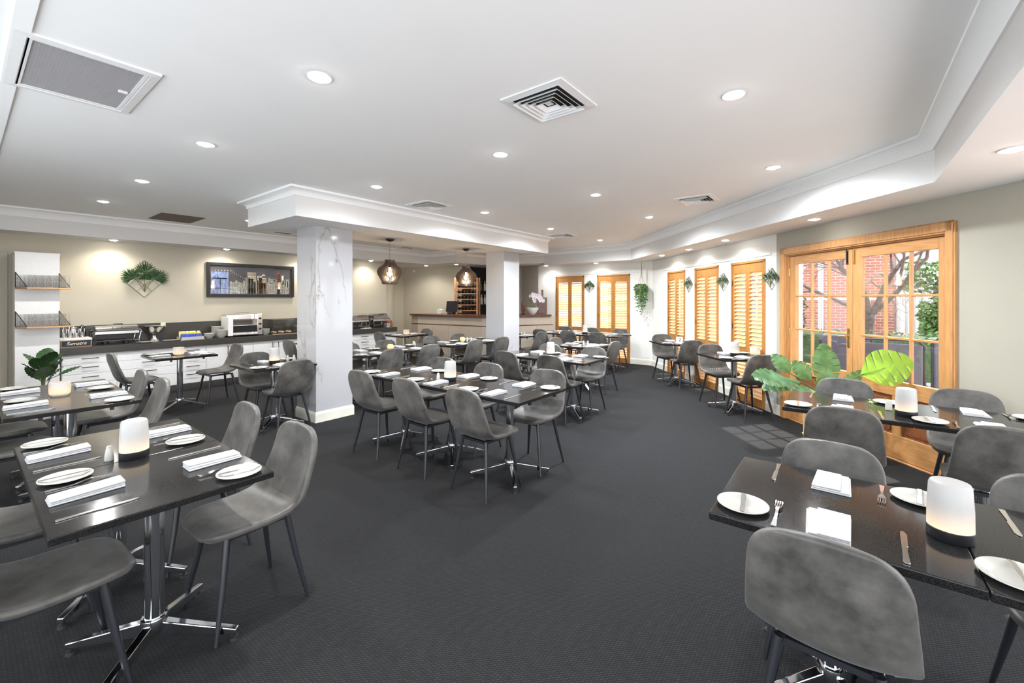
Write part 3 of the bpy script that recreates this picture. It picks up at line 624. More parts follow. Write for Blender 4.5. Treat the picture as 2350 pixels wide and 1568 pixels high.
shk = MB().lathe([(.018,0),(.019,.004),(.0165,.03),(.013,.052),(.011,.060)], 16).mesh('shaker_body', 'china', 1); shc = MB().lathe([(.0112,.060),(.0112,.066),(.006,.071),(.0001,.072)], 16).mesh('shaker_cap', 'china', 1)
SHAKER = [('body', shk, []), ('cap', shc, [])]
sq = MB().box(-.018,.018,-.018,.018,0,.062).mesh('sq_body', 'cream_china', bevel=.004); SHAKER_SQ = [('body', sq, []), ('cap', MB().box(-.016,.016,-.016,.016,.062,.07).mesh('sq_cap', 'cream_china', bevel=.004), [])]
LAMP = [('base', MB().lathe([(.056,0),(.0575,.002),(.0575,.034),(.055,.036)], 32).mesh('lamp_base', 'black', 1), []),
        ('glass_shade', MB().lathe([(.0565,.036),(.056,.1),(.052,.172),(.048,.181),(.040,.184),(.0001,.184)], 32).mesh('lamp_glass', 'candle_glass', 1), [])]
TUB = [('glass_shade', MB().lathe([(.056,.012),(.062,.02),(.064,.06),(.063,.102),(.060,.107),(.052,.107),(.050,.05),(.0001,.045)], 28).mesh('tub', 'candle_glass', 1), []), ('base', MB().lathe([(.052,0),(.056,.012),(.0001,.012)], 28).mesh('tubb', 'china', 1), [])]
GLOBE = [('glass_shade', MB().lathe([(.02,.012),(.042,.025),(.05,.05),(.042,.078),(.03,.088),(.027,.088),(.038,.05),(.0001,.02)], 24).mesh('globe', 'candle_globe', 1), []), ('base', MB().lathe([(.032,0),(.034,.006),(.02,.012),(.0001,.012)], 20).mesh('globeb', 'china', 1), [])]

rj = random.Random(5)
def setting(x, y, a, where, table, roll=False):
    """place setting for a diner sitting at (x, y) on the table edge looking along angle a"""
    c, s = math.cos(a), math.sin(a); J = lambda k: rj.uniform(-k, k)
    def put(nm, me, fx, ly, lab, cat, dz=0, ra=0.04):
        px = fx + J(.008); py = ly + J(.010)
        return tag(link(nm, me, None, (x + px*c - py*s, y + px*s + py*c, .7405+dz), a + J(ra)), lab + ', ' + where, cat, lab.split()[-1] + 's on the ' + table)
    put('napkin', NAPKIN2 if roll else NAPKIN, .135, .0, 'white folded cloth napkin', 'napkin')
    put('table_knife', KNIFE, .14, -.20, 'silver steel table knife', 'knife', ra=.06)
    put('fork', FORK, .135, .155, 'silver four-tined dinner fork', 'fork', ra=.06)
    p = put('side_plate', PLATE, .115, .265, 'round white side plate', 'plate')
    tag(link('butter_knife', BKNIFE, None, (p.location.x + .02*s*0, p.location.y, .7405+.0165), a + J(.25)), 'butter knife on a side plate, ' + where, 'knife', 'butter knives on the ' + table)
def chair(x, y, a, label, group): return inst(CHAIR, 'dining_chair', label, 'chair', (x, y, 0), a, group)

def tables(x0, y0, nx, ny, where, sides, seatlab, which=None, tuck=.05, roll=False, ang=0.0, skip=(), w=.70, jit=.02, off={}):
    """nx x ny square tables pushed together from corner (x0, y0); sides: letters of the sides with seats, W/E/S/N"""
    T = (lambda a, b: (x0 + a*math.cos(ang) - b*math.sin(ang), y0 + a*math.sin(ang) + b*math.cos(ang)))
    for i in range(nx):
        for j in range(ny):
            px, py = T((i+.5)*w, (j+.5)*w)
            inst(TOPS, 'square_table', 'black granite pedestal table, ' + (which[max(i,j)] + ' of the ' if which else '') + where, 'table', (px, py, 0), ang, 'tables of the ' + where)
    for sd in sides:
        n = ny if sd in 'WE' else nx
        for k in range(n):
            if (sd, k) in skip: continue
            o = off.get((sd, k), 0)
            q = (k+.5)*w
            if sd == 'W': e_ = (0, q); d = 0
            elif sd == 'E': e_ = (nx*w, q); d = PI
            elif sd == 'S': e_ = (q, 0); d = PI/2
            else: e_ = (q, ny*w); d = -PI/2
            px, py = T(*e_); a = ang + d; J = rj.uniform(-jit, jit)
            cx = px + (tuck+o)*math.cos(a) - J*math.sin(a); cy_ = py + (tuck+o)*math.sin(a) + J*math.cos(a)
            seat = seatlab[sd] + (', ' + which[k] if which else '') + ', ' + where
            chair(cx, cy_, a + rj.uniform(-.05,.05), 'grey suede shell chair, ' + seat, 'chairs at the ' + where)
            setting(px, py, a, seat, where, roll)
def lamp(kind, x, y, where, z=.7405):
    lab = {'LAMP': 'frosted white candle lamp with black base on the ', 'TUB': 'squat frosted tub candle on the ', 'GLOBE': 'amber glass globe candle on the '}[kind]
    inst({'LAMP': LAMP, 'TUB': TUB, 'GLOBE': GLOBE}[kind], 'candle_lamp', lab + where, 'candle', (x, y, z))
def shakers(pts, where, kind=None):
    for k, (x, y) in enumerate(pts): inst(kind or SHAKER, 'salt_shaker', ('white ceramic shaker' if not kind else 'cream square shaker') + ' on the ' + where, 'shaker', (x, y, .7405), 0, 'shakers on the ' + where)


def group(w, x0, y0, nx, ny, sides, which=None, **k): tables(x0, y0, nx, ny, w, ''.join(sides), sides, which, **k)
w = 'pair below the framed ceiling grille'
group(w, .175, 2.035, 1, 2, {'W': 'inner side', 'E': 'aisle side'}, ['carpet end', 'plant end'], tuck=.03, roll=True, off={('E',0): -.04, ('E',1): -.06})
lamp('LAMP', .53, 2.76, w); shakers([(.445,2.80)], w)
w = 'pair nearest the floor plant'
group(w, .17, 4.29, 1, 2, {'W': 'inner side', 'E': 'aisle side'}, ['carpet end', 'plant end'], roll=True)
lamp('TUB', .50, 4.98, w)
w = 'single table before the drawers'
group(w, 1.53, 6.93, 1, 1, {'W': 'shelf side', 'E': 'column side'}, tuck=-.10)
lamp('TUB', 1.86, 7.25, w)
w = 'single table touching the near column'
group(w, 1.955, 5.03, 1, 1, {'S': 'aisle side', 'N': 'buffet side'})
lamp('LAMP', 2.33, 5.42, w); shakers([(2.52,5.50),(2.58,5.46)], w)
w = 'single table behind the near column'
group(w, 3.62, 6.93, 1, 1, {'W': 'drawer side'}, tuck=-.02)
w = 'long three-table row'
group(w, 2.55, 1.92, 1, 3, {'W': 'carpet side', 'E': 'shutter side'}, ['open-carpet end', 'middle place', 'buffet end'], off={('E',0): -.03})
lamp('LAMP', 2.86, 2.96, w); shakers([(2.80,3.06)], w)
w = 'pair under the buffet-side pendant'
group(w, 3.28, 5.10, 2, 1, {'S': 'room side', 'N': 'buffet side'}, ['near-column end', 'far-column end'])
lamp('GLOBE', 3.98, 5.40, w); shakers([(4.62,5.62),(4.66,5.70)], w)
w = 'pair under the bar-side pendant'
group(w, 4.92, 5.05, 2, 1, {'S': 'room side', 'N': 'bar side'}, ['near-column end', 'far-column end'])
lamp('GLOBE', 5.52, 5.40, w); shakers([(5.66,5.42),(5.74,5.40)], w)
w = 'single table between buffet and bar'
group(w, 5.55, 7.15, 1, 1, {'W': 'buffet side', 'E': 'bar side'}, tuck=-.02)
lamp('TUB', 5.90, 7.45, w)
w = 'pair beyond the long row'
group(w, 4.58, 2.46, 1, 2, {'W': 'long-row side', 'E': 'bay side'}, ['door end', 'buffet end'])
lamp('LAMP', 4.93, 3.16, w); shakers([(4.85,3.26)], w, SHAKER_SQ)
w = 'lone table on the far carpet'
group(w, 6.08, 3.12, 1, 1, {'S': 'aisle side', 'N': 'column side'})
shakers([(6.4,3.45),(6.45,3.40)], w)
w = 'row along the bay shutters'
group(w, 8.15, 3.62, 1, 3, {'W': 'room side', 'E': 'window side'}, ['hanging-plant end', 'middle place', 'bar end'])
lamp('LAMP', 8.5, 4.55, w); shakers([(8.45,4.75),(8.5,4.82),(8.4,4.9)], w)
w = 'single table behind the far column'
group(w, 7.0, 5.15, 1, 1, {'S': 'room side', 'N': 'bar side'})
shakers([(7.35,5.45),(7.42,5.42)], w)
def walltable(cx, cy_, w):
    c, s = math.cos(WA), math.sin(WA)
    group(w, cx - .35*c + .35*s, cy_ - .35*s - .35*c, 1, 1, {'W': 'glazed-door side', 'E': 'bay side'}, ang=WA, tuck=.0)
w = 'wall table by the middle shutter'; walltable(7.815, 2.375, w)
w2 = 'wall table beside the glazed doors'; walltable(6.45, 1.19, w2)
lamp('LAMP', 6.5, 1.19, w2); lamp('TUB', 6.72, 0.98, w2)
t = thing('table_number', 'small white table number block on the ' + w, 'sign', (7.90,2.34,.7405), R(-58))
link('block', MB().box(-.055,.055,-.02,.02,0,.09).mesh('tn', 'white', bevel=.004), t)
cu = bpy.data.curves.new('two', 'FONT'); cu.body = '2'; cu.size = .08; cu.extrude = .001; cu.align_x = 'CENTER'
o = bpy.data.objects.new('numeral', cu); C.objects.link(o); dg = bpy.context.evaluated_depsgraph_get(); me = bpy.data.meshes.new_from_object(o.evaluated_get(dg)); bpy.data.objects.remove(o); me.materials.clear(); me.materials.append(MATS['black'])
o = link('numeral', me, t, (0,-.0215,.017), (R(90),0,0))
w = 'pair laid without any shaker'
group(w, 1.68, -1.005, 1, 2, {'W': 'carpet side', 'E': 'door side'}, ['wall end', 'aisle end'], tuck=.09, off={('E',1): .0, ('E',0): .0})
lamp('LAMP', 1.98, -.27, w)
w = 'pair in front of glazed doors'
group(w, 3.64, -1.04, 1, 2, {'W': 'room side', 'E': 'door side'}, ['plain-wall end', 'monstera end'], tuck=.03, off={('E',1): -.06, ('E',0): -.06})
lamp('LAMP', 3.86, -.32, w); shakers([(3.98,-.24)], w, SHAKER_SQ)
# ------------------------------------------------------------------ buffet joinery
FY = 8.63      # front plane of the buffet
ZT = 0.824
tag(link('buffet_worktop', MB().box(.868,6.54,8.60,9.068,.719,ZT).mesh('worktop', 'benchtop', bevel=.004)), 'long black stone buffet worktop along the beige wall', 'worktop')
bs = MB(); bs.box(.868,2.86,9.03,9.068,ZT+.0005,1.11); bs.box(2.86,6.54,9.05,9.068,ZT+.0005,1.11)
tag(link('splashback', bs.mesh('splash', 'benchtop', bevel=.003)), 'low black stone splashback behind the buffet worktop', 'splashback')
def cabinet(x0, x1, kind, label):
    t = thing('base_cabinet', label, 'cabinet', (x0,FY,0)); w = x1-x0
    link('carcass', MB().box(0,w-.001,.03,.43,.10,.715).mesh('carc', 'cabinet'), t); link('kickboard', MB().box(0,w-.001,.06,.075,0,.10).mesh('kick', 'steel'), t)
    def pull(par, x, z, vert):
        m = MB()
        if vert: m.tube([(x,.0,z-.075),(x,-.03,z-.07),(x,-.03,z+.07),(x,0,z+.075)], .006, 8)
        else: m.tube([(x-.085,0,z),(x-.08,-.03,z),(x+.08,-.03,z),(x+.085,0,z)], .006, 8)
        link('handle', m.mesh('pull', 'black', 1), par)
    if kind == 'drawers':
        zs = [.105,.30,.435,.575,.70]
        for a, b in zip(zs, zs[1:]):
            d = link('drawer', MB().box(.004,w-.004,.01,.03,a+.002,b-.002).mesh('drw', 'cabinet', bevel=.002, seg=1), t); pull(d, w/2, b-.045, False)
    else:
        for k in range(2):
            a, b = (.004+k*w/2, (k+1)*w/2-.003); d = link('door', MB().box(a,b,.01,.03,.105,.70).mesh('cdr', 'cabinet', bevel=.002, seg=1), t); pull(d, (b-.05) if k == 0 else (a+.05), .61, True)
cabinet(.885, 1.46, 'drawers', 'white drawer cabinet at the shelf end of the buffet')
cabinet(1.46, 2.22, 'drawers', 'white drawer cabinet behind the single table, under the silver warmer')
cabinet(2.22, 2.97-.37, 'drawers', 'narrow white drawer cabinet under the tea packet tray')
cabinet(2.60, 3.34, 'doors', 'white two-door cabinet under the stacked bowls'); cabinet(3.34, 4.10, 'doors', 'white two-door cabinet beside the marble column')
cabinet(4.10, 5.30, 'doors', 'wide white two-door cabinet behind the marble column'); cabinet(5.30, 6.03, 'drawers', 'white drawer cabinet under the roll-top warmers'); cabinet(6.03, 6.54, 'drawers', 'white drawer cabinet at the bar end of the buffet')
t = thing('tall_panel', 'tall white panel unit carrying two glass shelves', 'cabinet', (.455,FY,0))
link('body', MB().box(0,.41,0,.43,.0,2.12).mesh('tp', 'white', bevel=.002), t); link('top_cap', MB().box(-.004,.414,-.004,.43,2.12,2.14).mesh('tpc', 'white'), t)
# shelves with mesh brackets and tumblers
tum = MB().lathe([(.0001,.003),(.026,.002),(.028,.004),(.0335,.082)], 16).mesh('tumbler', 'tumbler', 1)
for z, nm in ((1.145,'lower'),(1.665,'upper')):
    t = thing('bracket_shelf', '%s timber shelf with black mesh end brackets, full of tumblers' % nm, 'shelf', (.455,FY,z))
    link('board', MB().prism([(0,-.002),(.094,-.19),(.506,-.19),(.412,-.002)], -.022, 0).mesh('board', 'shelf_wood', bevel=.003), t)
    for x in (.004,.402):
        m = MB(); m.T = lambda q0,q1,q2: (q0 - q1*.384, q1*.752, q2); tri = [(x,-.004,0.004),(x,-.245,.004),(x,-.004,.20)]
        m.tube(tri+[tri[0]], .005, 6, False)
        for k in range(1,12):
            d = -.25*k/12; h = .20*(1-k/12); m.tube([(x,d,.004),(x,d,h)], .0013, 4); m.tube([(x,-.004,.2*k/12),(x,-.25*(1-k/12),.2*k/12)], .0013, 4)
        link('mesh_bracket', m.mesh('mbr', 'black'), t)
    for j in range(2):
        for i in range(6):
            for r in range(3): tag(link('tumbler', tum, None, (.455+.042+i*.0655+(.094-r*.033), FY-.188*(.82-.31*r)-.004, z+.0005+j*.084)), 'clear glass tumbler stacked on the %s timber shelf' % nm, 'glass', 'tumblers on the %s shelf' % nm)
# ------------------------------------------------------------------ things on the buffet (y about 8.8)
def lbl(nm, me, label, cat, loc, rot=0, group=None): return tag(link(nm, me, None, loc, rot), label, cat, group)
t = thing('sign_box', 'dark chalkboard sign box with white script on the buffet', 'sign', (1.03,8.66,ZT+.0005))
link('box', MB().box(-.155,.16,0,.30,0,.10).mesh('sb', 'shelf_wood', bevel=.003), t); link('lid', MB().box(-.16,.165,-.004,.304,.10,.125).mesh('sbl', 'paper', bevel=.003), t); bd = link('board', MB().box(-.145,.15,-.006,0,.012,.092).mesh('sbb', 'black'), t)
cu = bpy.data.curves.new('script', 'FONT'); cu.body = 'Sumatra'; cu.size = .062; cu.extrude = .0006; cu.align_x = 'CENTER'; cu.shear = .35
o = bpy.data.objects.new('lettering', cu); C.objects.link(o); dg = bpy.context.evaluated_depsgraph_get(); me = bpy.data.meshes.new_from_object(o.evaluated_get(dg)); bpy.data.objects.remove(o); me.materials.clear(); me.materials.append(MATS['white'])
link('lettering', me, bd, (.0,-.0075,.034), (R(90),0,0))
for k in range(4):
    t = thing('cutlery_caddy', 'small steel caddy of cutlery on the sign box', 'caddy', (.93+k*.062,8.78+(k%2)*.05,ZT+.126), 0, 'cutlery caddies on the sign box')
    link('cup', MB().lathe([(.024,0),(.027,.07),(.025,.07),(.022,.004),(.0001,.004)], 14).mesh('cup', 'steel', 1), t); m = MB()
    for i in range(6): a = i; m.tube([(.012*math.cos(a),.012*math.sin(a),.01),(.022*math.cos(a),.022*math.sin(a),.13+.012*(i%3))], .0035, 5)
    link('cutlery', m.mesh('cc', 'cutlery'), t)
def jug(x, y, z, s, mt, label):
    t = thing('jug', label, 'jug', (x,y,z)); link('body', MB().lathe([(.04*s,0),(.05*s,.03*s),(.05*s,.09*s),(.032*s,.15*s),(.036*s,.17*s),(.0001,.16*s)], 18).mesh('jb', mt, 1), t)
    link('handle', MB().tube([(.045*s,0,.12*s),(.09*s,0,.12*s),(.09*s,0,.05*s),(.048*s,0,.04*s)], .006*s, 8).mesh('jh', mt, 1), t); link('lid', MB().lathe([(.034*s,.17*s),(.02*s,.185*s),(.006*s,.20*s),(.0001,.205*s)], 14).mesh('jl', mt, 1), t)
jug(1.12,8.90,ZT+.126,.9,'black','black insulated coffee jug standing on the sign box'); jug(1.03,8.905,ZT+.126,.8,'steel','polished milk jug on the sign box')
def chafer(x, y, w, label, roll=False):
    t = thing('chafing_dish', label, 'chafing dish', (x,y,ZT+.0005)); h = w/2
    b = MB(); b.box(-h,h,-.15,.15,.15,.21); link('water_pan', b.mesh('pan', 'steel', bevel=.012), t)
    ld = MB(); n = 8; pts = []
    for i in range(n+1): a = PI*i/n; pts.append((-.148*math.cos(a), .215+(.13 if roll else .07)*math.sin(a)))
    vs = [(-h+.01,p[0],p[1]) for p in pts]+[(h-.01,p[0],p[1]) for p in pts]; k = n+1
    ld.add(vs, [tuple(range(k)), tuple(range(2*k-1,k-1,-1))]+[(i,i+1,k+i+1,k+i) for i in range(n)]+[(0,k,2*k-1,k-1)]); l = link('lid', ld.mesh('lid', 'steel', 1), t)
    link('lid_handle', MB().tube([(-.05,-.10,.29),(-.05,-.15,.31),(.05,-.15,.31),(.05,-.10,.29)], .006, 8).mesh('lh', 'black', 1), l)
    for sx in (-1,1):
        for sy in (-1,1):
            link('leg', MB().tube([(sx*(h-.01),sy*.15,.23),(sx*(h+.02),sy*.16,.19),(sx*(h+.005),sy*.155,.12),(sx*(h-.01),sy*.15,.05),(sx*(h+.015),sy*.165,.004)], [.012,.010,.008,.007,.009], 8).mesh('cl', 'chrome', 1), t)
    for sy in (-.14,.14): link('stretcher', MB().tube([(-h,sy,.06),(h,sy,.06)], .006, 8).mesh('stre', 'chrome', 1), t)
    for sx in (-.12,.12): link('burner', MB().lathe([(.04,0.004),(.042,.05),(.03,.055),(.0001,.055)], 14).mesh('brn', 'black', 1), t, (sx,0,0))
chafer(1.48, 8.83, .50, 'long rectangular silver chafing dish on curved legs'); chafer(5.62, 8.85, .42, 'roll-top steel warmer half hidden by the marble column', True); chafer(6.16, 8.85, .42, 'roll-top steel warmer at the bar end of the buffet', True)
t = thing('compote_bowl', 'fluted silver pedestal bowl beside the chafing dish', 'bowl', (1.95,8.88,ZT+.0005))
link('foot', MB().lathe([(.075,0),(.07,.012),(.035,.05),(.028,.09),(.035,.105)], 18).mesh('cf', 'steel', 1), t); link('bowl', MB().lathe([(.035,.105),(.09,.14),(.125,.20),(.15,.245),(.152,.252),(.14,.248),(.10,.18),(.0001,.13)], 24).mesh('cb', 'steel', 1), t)
lbl('card_stand', MB().box(-.035,.035,-.004,.004,0,.07).mesh('card', 'cream_china'), 'small tan card leaning in the silver bowl', 'card', (2.05,8.80,ZT+.235), .3)
flat = MB().lathe([(.0001,.004),(.06,.003),(.075,0),(.12,.012),(.122,.015),(.07,.008),(.0001,.008)], 28).mesh('flat', 'china', 1)
lbl('platter', flat, 'flat white platter in front of the silver pedestal bowl', 'plate', (1.80,8.70,ZT+.0005)); lbl('platter', flat, 'flat white platter between the bowl and tea packets', 'plate', (2.14,8.72,ZT+.0005))
t = thing('packet_tray', 'white tray of yellow and blue sachets on the buffet', 'tray', (2.42,8.78,ZT+.0005)); tr = MB()
tr.box(-.17,.17,-.11,.11,0,.012); tr.box(-.17,.17,-.11,-.10,.012,.05); tr.box(-.17,.17,.10,.11,.012,.05); tr.box(-.17,-.16,-.11,.11,.012,.05); tr.box(.16,.17,-.11,.11,.012,.05); link('tray_body', tr.mesh('tr', 'china'), t)
rq = random.Random(2)
for k in range(30):
    col = ['paper','yellow','yellow','blue','blue'][k//6]; r_, c_ = k//6, k % 6
    r_ = [4,3,2,1,0][r_]
    s = MB().box(-.022,.022,-.004,.004,0,.075).mesh('sachet', col, bevel=.002, seg=1)
    lbl('sachet', s, {'paper':'white','yellow':'yellow','blue':'blue'}[col] + ' paper sachet standing in the white buffet tray', 'sachet', (2.29+c_*.05+rq.uniform(-.006,.006), 8.70+r_*.038, ZT+.014+r_*.012), (rq.uniform(-.3,.1),0,rq.uniform(-.15,.15)), {'paper':'white','yellow':'yellow','blue':'blue'}[col] + ' sachets in the tray')
bowl = MB().lathe([(.0001,.006),(.035,.004),(.04,0),(.045,.006),(.072,.04),(.082,.062),(.079,.063),(.066,.04),(.035,.012),(.0001,.012)], 24).mesh('bowl', 'china', 1)
for (x, y, n, lb) in [(2.675,8.74,2,'white bowl in the low pair beside the sachet tray'),(2.845,8.70,4,'white bowl in the stack before the toaster'),(2.83,8.89,6,'white bowl in the tall stack behind'),(3.598,8.76,3,'white bowl in the stack right by the toaster knobs')]:
    for k in range(n): lbl('bowl', bowl, lb, 'bowl', (x,y,ZT+.0005+k*.026), 0, 'bowls: ' + lb)
pl = MB().lathe([(.0001,.003),(.06,0),(.10,.012),(.102,.014),(.06,.006),(.0001,.006)], 26).mesh('dplate', 'china', 1)
for k in range(11): lbl('dinner_plate', pl, 'white dinner plate in the stack inside the counter corner', 'plate', (4.28,8.84,ZT+.0005+k*.012), 0, 'plates stacked by the column')
lbl('sugar_jar', MB().lathe([(.03,0),(.04,.01),(.045,.05),(.03,.085),(.0001,.09)], 16).mesh('jar', 'tumbler', 1), 'round glass sugar jar behind the low bowls', 'jar', (2.66,8.93,ZT+.0005))
t = thing('conveyor_toaster', 'steel conveyor toaster with control knobs on the buffet', 'toaster', (3.22,8.82,ZT+.0005))
link('housing', MB().box(-.26,.20,-.02,.19,.03,.40).mesh('tst', 'steel', bevel=.008), t); link('side_panel', MB().box(-.28,-.20,-.16,.19,.02,.36).mesh('tsp', 'cabinet', bevel=.006), t)
cp = link('control_panel', MB().box(.20,.29,-.16,.19,.02,.41).mesh('tcp', 'steel', bevel=.008), t)
for z in (.13,.22,.32): link('knob', MB().tube([(.245,-.16,z),(.245,-.185,z)], .018, 14).mesh('knob', 'black', 1), cp)
link('chute', MB().hexa([(-.2,-.16,.20),(.2,-.16,.20),(.2,-.02,.30),(-.2,-.02,.30),(-.2,-.16,.212),(.2,-.16,.212),(.2,-.02,.312),(-.2,-.02,.312)]).mesh('chute', 'steel'), t); link('crumb_tray', MB().box(-.2,.2,-.16,.0,.03,.045).mesh('crt', 'steel'), t)
link('oven_slot', MB().box(-.2,.2,-.021,-.018,.07,.19).mesh('slot', 'black'), t); link('top_rack', MB().tube([(-.12,0,.40),(-.12,0,.43),(.12,0,.43),(.12,0,.40)], .004, 6).mesh('tr2', 'steel'), t)
for sx in (-.22,.24):
    for sy in (-.12,.15): link('foot', MB().lathe([(.015,0),(.012,.03)], 10).mesh('ft', 'rubber'), t, (sx,sy,0))
t = thing('display_case', 'clear acrylic pastry case beside the toaster', 'display case', (3.92,8.83,ZT+.0005))
for b in ((-.22,.22,-.15,-.146),(-.22,.22,.146,.15),(-.22,-.216,-.146,.146),(.216,.22,-.146,.146)): link('pane', MB().box(*b,.01,.28).mesh('dp', 'glass'), t)
link('lid', MB().box(-.22,.22,-.15,.15,.28,.286).mesh('dl', 'tumbler'), t); link('base', MB().box(-.23,.23,-.16,.16,0,.01).mesh('db', 'steel'), t); link('middle_shelf', MB().box(-.21,.21,-.14,.14,.14,.145).mesh('ds', 'tumbler'), t)
for k in range(6): lbl('bread_roll', MB().sphere((0,0,.022), .036, 8, .6).mesh('roll', 'rattan', 1), 'golden bread roll inside the acrylic pastry case', 'bread', (3.78+k%3*.14, 8.78+k//3*.1, ZT+.0115), 0, 'rolls in the pastry case')
lbl('sauce_bottle', MB().lathe([(.028,0),(.03,.01),(.03,.10),(.012,.14),(.012,.17),(.0001,.17)], 14).mesh('sbot', 'bottle_amber', 1), 'small sauce bottle by the roll-top warmers', 'bottle', (6.44,8.70,ZT+.0005))
t = thing('fruit_box', 'white box of red fruit at the counter end', 'fruit box', (6.46,8.86,ZT+.0005)); link('box', MB().box(-.07,.07,-.06,.06,0,.09).mesh('fb', 'white', bevel=.004), t)
for k in range(6): lbl('apple', MB().sphere((0,0,0), .03, 8).mesh('apple', 'red', 1), 'small red apple in the white fruit box', 'apple', (6.42+k%3*.045,8.84+k//3*.05,ZT+.115), 0, 'apples in the fruit box')
lbl('napkin_stack', MB().box(-.1,.1,-.07,.07,0,.02).mesh('nst', 'napkin', bevel=.004), 'white napkin pile before the roll-top warmers', 'napkin', (5.72,8.665,ZT+.0005))

# ------------------------------------------------------------------ wall decor
def fern_frame(loc, rot, size, label, seed):
    t = thing('wall_fern', label, 'wall decor', loc, rot); h = size/2; w = MB()
    P = [(0,h),(h*.95,0),(0,-h),(-h*.95,0)]
    for d in (-.004,-.03*size/.6):
        w.tube([(x,d,z) for x,z in P]+[(P[0][0],d,P[0][1])], .0028, 5, False)
    for k in (.33,.66):
        for (a,b),(c,e_) in (((P[0],P[1]),(P[3],P[2])),((P[1],P[2]),(P[0],P[3]))):
            p = [a[0]+(b[0]-a[0])*k, a[1]+(b[1]-a[1])*k]; q = [c[0]+(e_[0]-c[0])*k, c[1]+(e_[1]-c[1])*k]; w.tube([(p[0],-.004,p[1]),(q[0],-.004,q[1])], .002, 4)
    link('wire_frame', w.mesh('wf', 'wire'), t); rn = random.Random(seed)
    for fx, fz, fa, fl in [(0,-.14,PI/2,.68),(-.03,-.14,PI*.80,.62),(.03,-.14,PI*.20,.62),(.06,-.2,PI*.34,.52),(-.08,-.18,PI*.68,.52),(.0,-.22,PI*.5,.46)]:
        m = MB(); L_ = fl*size; cx, cz = fx*size, fz*size; tip = L_*.45; ox_, oz_ = cx+math.cos(fa)*tip, cz+math.sin(fa)*tip
        for i in range(15):
            a = fa + (i-7)*.21; l = L_*.5*(1-.03*abs(i-7)); dx, dz = math.cos(a), math.sin(a); px, pz = -dz, dx; wd = L_*.032; ys = size/.6; y0 = (-.025-rn.uniform(0,.03))*ys; y1 = y0-rn.uniform(.0,.05)*ys
            m.add([(ox_,y0,oz_),(ox_+dx*l*.6+px*wd,y1,oz_+dz*l*.6+pz*wd),(ox_+dx*l,y1-.01,oz_+dz*l),(ox_+dx*l*.6-px*wd,y1,oz_+dz*l*.6-pz*wd)], [(0,1,2,3)])
        f = link('palm_leaf', m.mesh('palm', 'leaf_dark'), t); link('stalk', MB().tube([(0,-.02,-h*.7),(cx,-.03,cz),(ox_,-.028,oz_)], .004, 5).mesh('stk', 'stem'), f)
fern_frame((1.865,9.066,1.835), 0, .60, 'large green palm leaf bouquet in a diamond wire frame', 1)
for s, lb, sd in [(2.076,'small palm fern in a wire diamond beside the glazed doors',2),(3.211,'small palm fern in a wire diamond between the first two wall shutters',3),(4.356,'small palm fern in a wire diamond next to the farthest wall shutter',4)]:
    fern_frame(WF(s,-.002,1.78), WA+PI, .29, lb, sd)
fern_frame((9.618,5.01,1.82), R(-90), .29, 'small heart-shaped fern between the two bay shutters', 9)
t = thing('framed_skyline', 'panoramic night skyline print in a black frame', 'picture', (3.50,9.066,1.86))
link('frame', MB().sweep([(-.77,-.315),(.77,-.315),(.77,.315),(-.77,.315)], [(0,0),(0,.035),(.05,.035),(.055,.012),(.055,0)], True).mesh('pf', 'black'), t, rot=(R(90),0,0))
pr = link('print', MB().box(-.715,.715,-.006,-.002,-.26,.26).mesh('pp', 'sky_print'), t); rn = random.Random(4)
def ink(nm, bs, mt): 
    m = MB()
    for x0,x1,z0,z1 in bs: m.box(x0,x1,-.0085,-.006,z0,z1)
    link(nm, m.mesh(nm, mt), pr)
ink('river_light', [(-.70,-.42,-.25,.15)], 'print_blue'); ink('lit_tower', [(-.10,.05,-.25,.16),(.10,.24,-.25,.06),(.07,.16,-.25,.10)], 'print_warm'); ink('red_tower', [(.44,.50,-.25,.21)], 'print_red')
ink('city_blocks', [(-.40+i*.045,-.40+i*.045+.04,-.25,-.05+rn.uniform(0,.12)) for i in range(24)], 'print_grey')
ink('city_lights', [(-.36+i*.035,-.352+i*.035,.15-i*.02,.158-i*.02) for i in range(8)]+[(-.69+i*.05,-.675+i*.05,.17,.18) for i in range(7)]+[(-.56,-.548,-.24,.02),(-.68,-.44,.02,.035),(-.68,-.44,-.16,-.15)]+[(.455,.495,-.24+i*.04,-.222+i*.04) for i in range(10)]+[(-.09,.04,-.24+i*.033,-.232+i*.033) for i in range(12)]+[(.11,.23,-.24+i*.033,-.232+i*.033) for i in range(9)]+[(.53,.57,-.06,.12),(.60,.615,-.1,.05),(.63,.66,-.12,.01)]+[(.27+i*.03,.285+i*.03,-.1+.1*rn.random(),-.05+.1*rn.random()) for i in range(5)], 'print_light')
link('glazing', MB().box(-.715,.715,-.012,-.0105,-.26,.26).mesh('pgl', 'glass'), t)

